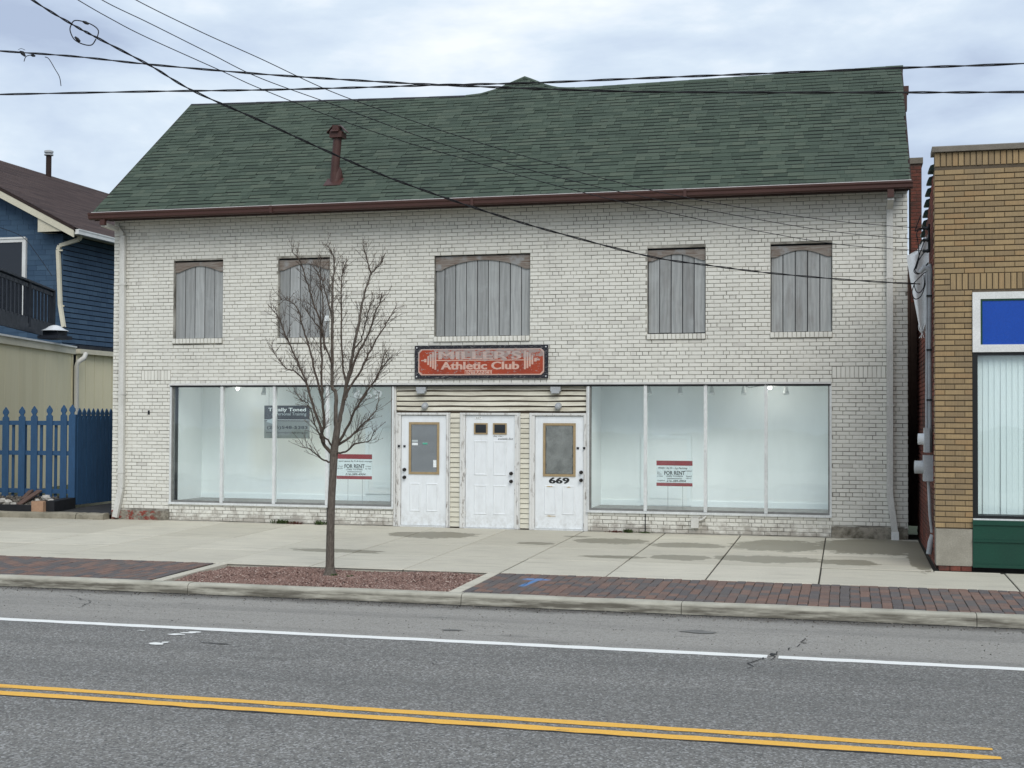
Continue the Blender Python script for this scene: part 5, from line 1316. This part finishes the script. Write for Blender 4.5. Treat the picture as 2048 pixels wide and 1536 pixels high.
RK = [(4, 1000, .07, 'pale rock at the left edge of the rubble bed'), (16, 1004, .075, 'large pale rock left of the brown boards'), (27, 1008, .055, 'round whitish rock just left of the brown boards'), (10, 1010, .05, 'low grey rock at the front of the bed, far left'),
      (75, 1001, .045, 'small white rock right of the brown boards'), (92, 995, .085, 'long white rock lying highest on the rubble heap'), (102, 1001, .055, 'pale rock nearest the fence post on the heap'), (85, 1005, .05, 'flat grey rock under the long white one'), (62, 1012, .04, 'small white stone beside the black timber')]
for px, py, r, lb in RK:
    p = at(px, py, Y=.22); rock(p.x, .22, max(.2, p.z), r, lb)
p = at(80, 1013, Y=-.06); ob_ = MB().box(p.x-.13, p.x+.13, -.15, .05, .13, .33).build('masonry_block', 'orange_block'); tag(ob_, 'orange brown broken masonry block at the end of the rubble bed', 'block')
tb = box('timber_edging', -13.5, p.x-.15, -.13, .0, .13, .25, 'black_timber'); tag(tb, 'black timber edging along the front of the rubble bed', 'timber')
tb = MB().bar((p.x+.2, -.05, .22), (XC-.05, .85, .24), .2, .22).build('timber_edging', 'black_timber'); tag(tb, 'short black timber running back from the masonry block', 'timber')
for (xa, ya, xb, yb), lb in (((36, 1010, 80, 981), 'longer brown board leaning on the blue fence'), ((46, 998, 62, 981), 'shorter brown board leaning behind the longer one')):
    a_ = at(xa, ya, Y=.25 if xa < 40 else .5); c_ = at(xb, yb, Y=.86)
    o = MB().bar(a_, c_, .11, .03, (0, -1, .5)).build('board', 'brown_board'); tag(o, lb, 'board')

# ================================================================== RIGHT: tan brick shop
rbld = thing('tan_brick_building', 'tan brick shop with blue panel and green base at the right edge', 'building', (8.5, -3.9, 0))
BX, BY = 6.89, -3.9; TOPZ = 5.60
holesR = [(7.37, 14, -.1, 3.69)]
mw = MB()
for x0, x1, z0, z1 in rects_minus(BX+.012, 14, .52, TOPZ, holesR): mw.box(x0, x1, BY+.014, BY+.3, z0, z1)
rwall = mw.build('wall', 'tan_mortar', rbld)
mw = MB(); 
def stz(y):   # parapet of the side wall steps down towards the back
    return 5.50-.30*max(0, (y+3.75))*1.0 if y < 1.3 else 4.0
mw.prism([(-3.60, -.1), (.9, -.1), (.9, stz(.9)), (-3.60, 5.50)], 'x', BX+.02, BX+.3)
mw.box(7.14, 14, .9, 9, 0, 4.6)
swall = mw.build('side_wall', 'brown_mortar', rbld)
CHR, BLR = .0742, .254; pl = []; zc = .53; i = 0
SOLR = (7.09, 14, 3.725, 3.945)
while zc < 5.36:
    off = 0 if i % 2 else -BLR/2; x = BX+off
    if zc+CHR > 5.40: break
    while x < 13.9:
        l = max(x, BX); r_ = x+BLR; x += BLR
        zm = zc+CHR/2
        if zm < 3.69+.02: r_ = min(r_, 7.37)
        if SOLR[2]-.01 < zm < SOLR[3]+.01: r_ = min(r_, SOLR[0])
        if r_-l < .04: continue
        pl.append((((l+r_)/2, BY+rng.uniform(-.0015, .0015), zm), (rng.uniform(-.004, .004), 0, rng.uniform(-.004, .004)), ((r_-l-.006)/.247, 1, 1)))
    zc += CHR; i += 1
for z0, z1, xs0 in ((SOLR[2], SOLR[3], SOLR[0]), (5.395, 5.585, BX)):
    x = xs0
    while x < 13.9:
        pl.append(((x+.0375, BY+rng.uniform(-.002, .002), (z0+z1)/2), (0, math.pi/2, 0), ((z1-z0-.008)/.247, 1, 1.05))); x += .0765
pieces(rwall, 'brick', 'tan_face_brick', chamfer_piece(.247, .1, .061, .004), pl, 300)
# quoin ends of the face brick on the side
pl = []; zc = .53; i = 0
while zc < 5.36:
    if zc+CHR > 5.40: break
    ln = .24 if i % 2 else .12; pl.append(((BX, BY+.013+ln/2, zc+CHR/2), (0, 0, -math.pi/2), (ln/.247, 1, 1))); zc += CHR; i += 1
pieces(rwall, 'return_brick', 'tan_face_brick', chamfer_piece(.247, .1, .061, .004), pl, 300)
# red common brick on the side
pl = []; zc = .0; i = 0
while zc < 5.4:
    y = -3.6-(.1 if i % 2 else 0)
    while y < .85:
        if zc+.07 < stz(y+.1) and y > -3.66: pl.append(((BX+.006, y+.1, zc+.034), (rng.uniform(-.01, .01), 0, -math.pi/2+rng.uniform(-.015, .015)), (1, 1, 1)))
        y += .2125
    zc += .0677; i += 1
pieces(swall, 'side_brick', 'red_side_brick', chamfer_piece(.202, .05, .058, .006), pl, 300)
cop = MB().prism([(BY-.05, 5.59), (BY+.34, 5.59), (BY+.34, 5.645), (BY+.0, 5.675), (BY-.05, 5.655)], 'x', BX-.03, 14).build('coping', 'coping_stone', rbld)
y = -3.55
while y < .9:
    z = stz(y); MB().prism([(BX-.045, z-.02), (BX+.3, z-.02), (BX+.3, z+.03), (BX+.12, z+.10), (BX-.03, z+.045), (BX-.05, z+.0)], 'y', y, y+.33).build('coping_tile', 'green_glazed_tile', rbld); y += .34
box('base_block', BX+.01, 7.36, BY-.02, BY+.3, .03, .52, 'base_stone', rbld)
for k in range(3): box('footing_brick', BX+.05+k*.14, BX+.18+k*.14, BY-.01, BY+.2, -.04, .028, 'red_side_brick', rbld)
# transom panel
tp = MB().box(7.37, 7.47, BY-.03, BY+.1, 2.885, 3.688).box(7.47, 14, BY-.03, BY+.1, 3.595, 3.688).box(7.47, 14, BY-.03, BY+.1, 2.885, 2.985).build('transom_frame', 'white_trim', rbld)
box('green_bead', 7.47, 7.495, BY-.02, BY+.05, 2.985, 3.595, 'green_panel_paint', tp); box('green_bead', 7.495, 14, BY-.02, BY+.05, 3.57, 3.595, 'green_panel_paint', tp)
box('blue_panel', 7.495, 14, BY-.012, BY+.03, 2.985, 3.57, 'blue_panel', tp)
sf = MB().box(7.37, 7.435, BY+.0, BY+.1, .655, 2.885).box(7.435, 14, BY+.0, BY+.1, 2.845, 2.885).box(7.435, 14, BY+.0, BY+.12, .655, .71).build('shop_window', 'black_metal', rbld)
box('window_sill', 7.37, 14, BY-.03, BY+.0, .648, .668, 'aluminium', sf)
box('pane', 7.435, 13.9, BY+.04, BY+.046, .71, 2.845, 'shop_glass', sf)
x = 7.44
while x < 13.8:
    a_, c_ = rng.uniform(.0, .045), rng.uniform(-.006, .006)
    MB().hexa([(x+c_, BY+.12, .72), (x+c_+.085, BY+.12+a_, .72), (x+c_+.085, BY+.123+a_, .72), (x+c_, BY+.123, .72), (x, BY+.12, 2.84), (x+.085, BY+.135, 2.84), (x+.085, BY+.138, 2.84), (x, BY+.123, 2.84)]).build('blind_slat', 'white_blind', sf); x += rng.uniform(.070, .080)
box('shop_back', 7.38, 14, BY+.9, BY+.95, .5, 2.9, 'display_paint', rbld)
sp2 = MB().box(7.365, 14, BY-.035, BY+.1, .02, .648).build('stall_riser', 'green_panel_paint', rbld)
for z0, z1 in ((.585, .648), (.36, .385), (.02, .06)): box('moulding', 7.362, 14, BY-.055, BY-.034, z0, z1, 'green_panel_paint', sp2)

# meters, conduits and insulators on the side wall
def cond(name, px, y0, y1, X, m, r, label):
    a_ = at(px[0], y0, X=X); b_ = at(px[1], y1, X=X); yy = (a_.y+b_.y)/2
    o = MB().tube([(X, yy, a_.z), (X, yy, b_.z)], r, 10).build(name, m); tag(o, label, 'conduit'); return yy
SX = BX-.05
YM = -3.25
def sp(px, py, Y=YM): return at(px, py, Y=Y)
def vpipe(name, pxs, r, m, label, Y=YM):
    pts = [sp(x_, y_, Y) for x_, y_ in pxs]; o = MB().tube(pts, r, 10).build(name, m); return tag(o, label, 'conduit')
c1_ = vpipe('service_mast', [(1860, 528), (1859, 700), (1860, 905)], .028, 'galvanised', 'fatter grey service mast conduit on the side of the tan building')
for py in (592, 700, 800): 
    p = sp(1860, py); box('clamp', p.x-.05, p.x+.06, YM-.04, YM+.02, p.z-.012, p.z+.012, 'black_metal', c1_)
vpipe('conduit', [(1854, 545), (1853.5, 700), (1853, 870)], .018, 'galvanised', 'thin grey conduit left of the service mast')
vpipe('conduit', [(1857, 960), (1860, 1030), (1864, 1065)], .022, 'galvanised', 'grey conduit running down below the lower meter')
vpipe('ground_pipe', [(1866, 1070), (1861, 1085), (1858, 1108)], .04, 'galvanised', 'short pale pipe at the foot of the conduits')
rack = MB().tube([sp(1858, 448), sp(1858, 505)], .016, 8).build('insulator_rack', 'black_metal'); tag(rack, 'black insulator rack where three wires reach the tan building', 'insulator rack')
for py in (457, 480, 502):
    p = sp(1854, py); MB().tube([p+Vector((-.06, 0, 0)), p+Vector((-.045, 0, 0)), p+Vector((-.01, 0, 0)), p+Vector((.0, 0, 0)), p+Vector((.03, 0, 0))], [.015, .03, .018, .032, .02], 10).build('insulator', 'black_metal', rack)
p = sp(1857, 545); wh = MB().tube([p+Vector((.02, 0, -.1)), p+Vector((.02, 0, .04)), p+Vector((-.06, 0, .07)), p+Vector((-.12, 0, .0))], [.03, .045, .045, .03], 10).build('weatherhead', 'galvanised'); tag(wh, 'grey weatherhead on top of the service mast', 'weatherhead')
def meter(px, py, h, w_, gx, gr, label):
    p = sp(px, py); t_ = thing('electric_meter', label, 'meter', (p.x, YM, p.z-h/2))
    MB().box(p.x-w_/2, p.x+w_/2, YM-.13, YM+.12, p.z-h/2, p.z+h/2).build('meter_box', 'galvanised', t_)
    q_ = sp(gx, py-2); MB().tube([(p.x-w_/2, YM, q_.z), (p.x-w_/2-.03, YM, q_.z), (q_.x, YM, q_.z), (q_.x-.004, YM, q_.z)], [gr*1.08, gr, gr, gr*.7], 16).build('glass_dial', 'bright_metal' if 'upper' in label else 'galvanised', t_)
meter(1853, 880, .34, .07, 1836, .078, 'upper electric meter with bright dial on the tan building side')
meter(1856, 936, .36, .13, 1829, .09, 'lower electric meter with dull grey dial on the tan building side')
# white sheet hanging in the gap
tp_ = [(1857, 470), (1851, 482), (1846, 497), (1813, 512), (1822, 572), (1838, 650), (1846, 652), (1852, 640), (1858, 648), (1858, 560)]
Yt = -2.9; tv = []; tf = []
rows = [((1848, 478), (1858, 466)), ((1834, 500), (1858, 494)), ((1813, 512), (1858, 512)), ((1818, 545), (1858, 545)), ((1825, 585), (1858, 585)), ((1832, 620), (1857, 620)), ((1838, 652), (1854, 645)), ((1842, 664), (1847, 662))]
for k, (a_, b_) in enumerate(rows):
    for i in range(9):
        t = i/8; p = sp(a_[0]+(b_[0]-a_[0])*t, a_[1]+(b_[1]-a_[1])*t, Yt+.05*math.sin(t*9+k*.6)*(.3+k*.12)); tv.append(p)
for k in range(len(rows)-1): tf += [(k*9+i, k*9+i+1, (k+1)*9+i+1, (k+1)*9+i) for i in range(8)]
tv2 = [p+Vector((0, .012, 0)) for p in tv]; nT = len(tv)
tarp = MB().add(tv+tv2, tf+[tuple(i+nT for i in f_[::-1]) for f_ in tf], 0, True).build('hanging_sheet', 'white_tarp'); tag(tarp, 'torn white sheet hanging in the gap beside the tan building', 'sheet')
fr_ = MB()
for a_ in (1840, 1843, 1846, 1849, 1852):
    q_ = [sp(a_, 645, Yt)]; 
    for k in range(4): q_.append(sp(a_+rng.uniform(-5, 5), 652+k*8, Yt+rng.uniform(-.03, .03)))
    fr_.tube(q_, .006, 4)
fr_.build('frayed_edge', 'white_tarp', tarp)

# ================================================================== WIRES
def smooth(pts, n=8):
    out = []
    P_ = [Vector(p) for p in pts]
    for i in range(len(P_)-1):
        p0, p1, p2, p3 = P_[max(i-1, 0)], P_[i], P_[i+1], P_[min(i+2, len(P_)-1)]
        for k in range(n):
            t = k/n; out.append(.5*((2*p1)+(p2-p0)*t+(2*p0-5*p1+4*p2-p3)*t*t+(3*p1-p0-3*p2+p3)*t**3))
    return out+[P_[-1]]
def drop(pxs, d0, d1, r, label, twist=0, m='cable_black'):
    x0, x1 = pxs[0][0], pxs[-1][0]
    pts = []
    for x_, y_ in pxs:
        t = (x_-x0)/(x1-x0); pts.append(ad(x_, y_, 1/((1-t)/d0+t/d1)))
    c = smooth(pts, 14); b = MB()
    if twist:
        for ph in (0, math.pi):
            q_ = []
            for i, p in enumerate(c):
                a_ = i*.55+ph; q_.append(p+Vector((0, math.cos(a_), math.sin(a_)))*r*.9)
            b.tube(q_, r*.75, 5)
    else: b.tube(c, r, 5)
    o = b.build('overhead_wire', m); tag(o, label, 'wire', 'service wires crossing to the tan building'); return o, c
DM = (sp(1850, 480)-CAM).dot(CW)
w1, _ = drop([(-60, -90), (65, 0), (145, 49), (195, 76), (300, 131), (385, 181), (520, 241), (640, 296), (760, 348), (880, 392), (1000, 432), (1120, 467), (1300, 513), (1420, 531), (1540, 546), (1700, 560), (1840, 568)], 11.5, DM, .0082, 'thick twisted lowest wire sagging across the roof and upper windows', 1)
lp = [(143, 48), (140, 60), (148, 78), (165, 88), (183, 90), (192, 78)]; lp2 = [(143, 48), (150, 41), (170, 44), (188, 52), (197, 62), (194, 76)]
dW = 1/((1-.11)/11.5+.11/DM)
MB().tube(smooth([ad(x_, y_, dW) for x_, y_ in lp], 4), .0055, 5).tube(smooth([ad(x_, y_, dW) for x_, y_ in lp2], 4), .0055, 5).build('splice_loop', 'cable_black', w1)
for (xa, ya), (xb, yb) in (((150, 74), (160, 83)), ((166, 43), (177, 48))): MB().tube([ad(xa, ya, dW), ad((xa+xb)/2, (ya+yb)/2, dW), ad(xb, yb, dW)], [.009, .015, .009], 8).build('splice_sleeve', 'cable_black', w1)
drop([(60, -60), (156, 0), (224, 39), (294, 75), (443, 142), (520, 177), (680, 240), (820, 287), (922, 316), (1100, 368), (1300, 417), (1500, 459), (1680, 489), (1850, 502)], 11.5, DM, .0045, 'thin lower service wire running down to the lowest insulator')
drop([(110, -60), (204, 0), (300, 47), (420, 107), (520, 156), (680, 214), (860, 280), (1060, 340), (1260, 388), (1500, 436), (1680, 465), (1850, 480)], 11.5, DM, .0045, 'thin middle service wire running down to the middle insulator')
drop([(180, -55), (272, 0), (400, 63), (520, 117), (660, 182), (800, 233), (932, 277), (1120, 333), (1300, 380), (1500, 418), (1680, 443), (1850, 457)], 11.5, DM, .0045, 'thin uppermost service wire running down to the top insulator')
def span(pxs, r, label, Y=-8.5):
    c = smooth([at(x_, y_, Y=Y) for x_, y_ in pxs], 16); b = MB()
    for ph in (0, math.pi):
        b.tube([p+Vector((0, math.cos(i*.5+ph), math.sin(i*.5+ph)))*r*.75 for i, p in enumerate(c)], r*.72, 5)
    o = b.build('street_cable', 'cable_black'); tag(o, label, 'cable', 'cables strung along the street'); return o
k1 = span([(-2600, -60), (-1200, 20), (-400, 75), (-150, 90), (0, 102), (150, 113), (300, 129), (520, 148), (700, 160), (880, 170), (1060, 177), (1250, 183), (1500, 185), (1800, 185), (2048, 184), (2600, 178), (4200, 150)], .0095, 'street cable sagging from upper left with frayed ends, passing just above the roof ridge')
span([(-2600, 190), (-1200, 196), (-400, 195), (-150, 192), (0, 189), (300, 183), (520, 180), (720, 175), (880, 170), (1060, 166), (1300, 156), (1530, 147), (1800, 136), (2048, 127), (2600, 98), (4200, 0)], .0095, 'street cable rising to the upper right above the roof', -8.6)
b = MB(); 
b.tube([at(40, 103, Y=-8.5), at(45, 106, Y=-8.5), at(50, 112, Y=-8.5)], [.012, .026, .012], 8); b.tube([at(62, 110, Y=-8.5), at(66, 111, Y=-8.5), at(70, 112, Y=-8.5)], [.01, .018, .01], 8)
b.tube(smooth([at(62, 110, Y=-8.5), at(52, 113, Y=-8.5), at(48, 123, Y=-8.5)], 4), .005, 5); b.tube(smooth([at(36, 100, Y=-8.5), at(42, 97, Y=-8.5), at(50, 100, Y=-8.5)], 4), .003, 4)
b.build('clamp', 'cable_black', k1)
MB().tube(smooth([at(90, 114, Y=-8.5), at(98, 118, Y=-8.5), at(110, 138, Y=-8.5), at(119, 154, Y=-8.5), at(122, 172, Y=-8.5)], 5), .005, 5).build('loose_end', 'cable_black', k1)
b = MB()
for q_ in ([(1850, 480), (1842, 500), (1832, 530), (1828, 543), (1838, 548), (1848, 535), (1857, 525)], [(1850, 502), (1838, 520), (1830, 540), (1840, 547), (1851, 534), (1857, 526)], [(1826, 568), (1838, 556), (1848, 546), (1855, 543)], [(1828, 570), (1824, 585), (1830, 598), (1842, 592), (1850, 570), (1852, 545)], [(1828, 568), (1832, 582), (1840, 585), (1848, 572), (1848, 550)], [(1849, 457), (1838, 458), (1830, 462), (1836, 445), (1842, 430)], [(1849, 457), (1834, 464), (1836, 486), (1838, 515), (1832, 538)]):
    b.tube(smooth([sp(x_, y_, -3.1) for x_, y_ in q_], 5), .007, 5)
lo_ = b.build('drip_loops', 'cable_black'); tag(lo_, 'tangle of black drip loops in front of the white sheet', 'wiring')
hwire = MB().tube(smooth([at(-40, 440, Y=8.3), at(0, 455, Y=8.3), at(45, 474, Y=8.3), at(75, 510, Y=8.3), at(104, 552, Y=8.3)], 6), .008, 4).build('house_wire', 'cable_black'); tag(hwire, 'thin dark wire across the front of the blue house', 'wire')

# ================================================================== TREE
TB = Vector((-.85, -6.24, gz(-6.24)-.04))
tree = thing('street_tree', 'bare young street tree in the gravel bed before the left shop window', 'tree', TB)
DT = (TB-CAM).dot(CW)
def tp3(x_, y_, dd=0): return ad(x_, y_, DT+dd)
def fat(a_, y0, y1): return a_
trunk = [(660, 1150), (660, 1144), (660, 1130), (661, 1060), (663, 1000), (666, 950), (667, 925), (668, 905), (672, 875), (676, 845)]
tr_r = [.10, .078, .058, .053, .050, .049, .052, .055, .046, .042]
MB().tube(smooth([tp3(*p) for p in trunk], 3), [float(np.interp(i/3, range(len(tr_r)), tr_r)) for i in range(3*(len(trunk)-1)+1)], 12).build('trunk', 'bark', tree)
LIMBS = [
 ([(674, 860), (671, 835), (672, 792), (665, 770), (665, 703), (665, 637), (665, 593), (666, 560), (669, 535), (665, 508), (652, 487)], .034, .10, 0),
 ([(675, 860), (681, 830), (689, 792), (694, 761), (700, 739), (707, 699), (718, 646), (725, 604), (734, 571), (742, 549), (754, 535), (766, 523)], .034, .30, .1),
 ([(742, 549), (735, 520), (724, 487)], .009, .3, .3),
 ([(692, 775), (702, 745), (714, 710), (736, 668), (751, 624), (760, 606), (765, 584)], .019, -.35, -.05),
 ([(690, 800), (698, 779), (723, 737), (742, 699), (765, 659), (778, 637), (793, 610)], .019, .5, .05),
 ([(670, 906), (692, 903), (710, 888), (737, 882), (749, 864)], .014, -.5, 0),
 ([(672, 894), (698, 876), (710, 864), (728, 846), (752, 819), (759, 784)], .018, .55, 0),
 ([(675, 888), (698, 849), (710, 820), (730, 790), (751, 757), (769, 728), (784, 716)], .020, -.55, 0),
 ([(665, 908), (647, 888), (642, 870), (648, 852), (645, 800), (643, 759), (642, 681), (645, 648), (646, 604), (641, 566), (633, 540)], .026, -.35, 0),
 ([(645, 800), (641, 785), (627, 732), (616, 686), (605, 655), (599, 626), (583, 604), (561, 599)], .018, .3, -.15),
 ([(648, 885), (640, 850), (629, 819), (617, 780), (603, 741), (588, 708), (576, 681), (565, 655), (554, 630), (535, 608)], .021, .55, -.1),
 ([(619, 785), (612, 765), (590, 743), (574, 737), (554, 715), (542, 690)], .012, .6, .25),
 ([(650, 700), (643, 653), (625, 599), (616, 571), (603, 526), (583, 502)], .013, -.45, -.2),
 ([(660, 924), (644, 918), (632, 909), (620, 898), (600, 893)], .012, -.35, 0),
 ([(694, 765), (687, 740), (683, 681), (683, 593), (683, 553), (690, 529)], .016, .45, .15),
 ([(664, 730), (650, 690), (641, 660), (620, 632), (608, 612)], .011, -.2, 0),
 ([(666, 900), (655, 880), (640, 870), (630, 850), (622, 820), (613, 805), (600, 800)], .012, -.6, 0),
 ([(720, 800), (738, 775), (752, 760), (760, 740), (770, 700)], .010, .6, .3),
 ([(706, 700), (722, 680), (730, 650), (738, 620), (748, 598)], .010, -.2, .0),
 ([(665, 640), (655, 600), (648, 575), (640, 545), (632, 525)], .010, .35, .05),
]
def twig(b, p, d, ln, r, lvl):
    pts = [p]; dd = d.copy(); n = 4
    for i in range(n):
        dd = (dd+Vector((rng.normal(0, .16), rng.normal(0, .16), rng.normal(.05, .12)))).normalized(); pts.append(pts[-1]+dd*ln/n)
    b.tube(pts, [r*(1-.55*i/n) for i in range(n+1)], 4, 0, False)
    b.ball(pts[-1], r*1.25, 4, 1, (1, 1, 2.2))
    if lvl > 0:
        for k in range(rng.integers(1, 4)):
            i = rng.integers(1, n); nd_ = (dd+Vector((rng.normal(0, .6), rng.normal(0, .6), rng.normal(.25, .4)))).normalized(); twig(b, pts[i], nd_, ln*rng.uniform(.35, .65), r*.7, lvl-1)
    elif rng.random() < .5:
        i = rng.integers(1, n); b.ball(pts[i]+Vector((rng.normal(0, .008), 0, .008)), r*1.2, 4, 1, (1, 1, 1.8))
for pts, r, dep, st_ in LIMBS:
    n = len(pts); c = smooth([tp3(x_, y_, st_+(dep-st_)*(i/(n-1))) for i, (x_, y_) in enumerate(pts)], 4)
    c = [p+Vector((rng.normal(0, .004), rng.normal(0, .006), rng.normal(0, .004))) if 0 < i < len(c)-1 else p for i, p in enumerate(c)]
    m_ = len(c); rad = [r*.80*(1-i/(m_-1))**.85+.0034 for i in range(m_)]
    b = MB().tube(c, rad, 7)
    L_ = sum((c[i+1]-c[i]).length for i in range(m_-1)); cnt = int(L_/.042)
    for k in range(cnt):
        t = rng.uniform(.16, .99)**.85; i = min(int(t*(m_-1)), m_-2); p = c[i].lerp(c[i+1], t*(m_-1)-i); d = (c[i+1]-c[i]).normalized()
        sd_ = Vector((rng.normal(0, 1), rng.normal(0, 1), rng.normal(0, .4))); sd_ = (sd_-d*sd_.dot(d)).normalized()
        twig(b, p, (d*.75+sd_*.75+Vector((0, 0, .35))).normalized(), rng.uniform(.10, .38)*(1.15-.5*t), .0034, 1)
    b.build('branch', ['bark', 'bud'] if r > .03 else ['twig_bark', 'bud'], tree)
# dark tufts at the foot of the tree and weeds at the wall
def weeds(px, py, Y, w_, h_, n, m, name, label):
    c = at(px, py, Y=Y); b = MB(); z0 = gz(Y)+.0
    for _ in range(n):
        x_ = c.x+rng.normal(0, w_*.45); y_ = Y+rng.uniform(-.05, .05); l_ = h_*rng.uniform(.4, 1.1); a_ = rng.uniform(0, 6.28)
        d = Vector((math.cos(a_)*.6, math.sin(a_)*.35-.1, 1)).normalized(); s_ = Vector((math.sin(a_), -math.cos(a_), 0))*.008
        p = Vector((x_, y_, z0)); q_ = p+d*l_*.6; e_ = p+d*l_+Vector((math.cos(a_)*.02, math.sin(a_)*.02, -.01))
        b.add([p-s_*.5, p+s_*.5, q_+s_, q_-s_, e_], [(0, 1, 2, 3), (3, 2, 4)])
    o = b.build(name, m); tag(o, label, 'weeds')
weeds(565, 1046, -.06, .17, .10, 160, 'weed_leaf', 'weed_clump', 'larger green weed clump under the left window, left of the tree')
weeds(590, 1049, -.06, .14, .06, 90, 'weed_red', 'weed_clump', 'reddish weeds beside the larger green clump under the left window')
weeds(640, 1049, -.06, .11, .09, 100, 'weed_leaf', 'weed_clump', 'smaller green weed clump just left of the tree trunk')
weeds(1255, 1064, -.06, .10, .08, 90, 'weed_leaf', 'weed_clump', 'green weed clump under the right window')
weeds(1232, 1062, -.06, .14, .05, 80, 'weed_red', 'weed_clump', 'reddish weeds at the base of the right window')
weeds(1290, 1066, -.06, .12, .04, 60, 'weed_leaf', 'weed_clump', 'sparse low weeds at the crack in the right knee wall')
weeds(668, 1148, -6.30, .05, .05, 50, 'weed_leaf', 'weed_clump', 'small dark tuft at the foot of the tree trunk')
weeds(700, 1149, -6.30, .04, .04, 30, 'weed_leaf', 'weed_clump', 'tiny dark tuft in the gravel right of the trunk')
for o in bpy.data.objects:
    if o.name.startswith('weed_clump') and o.location.y < -5: o.location.z = gz(-6.3)-.035
print('objects', len(bpy.data.objects))
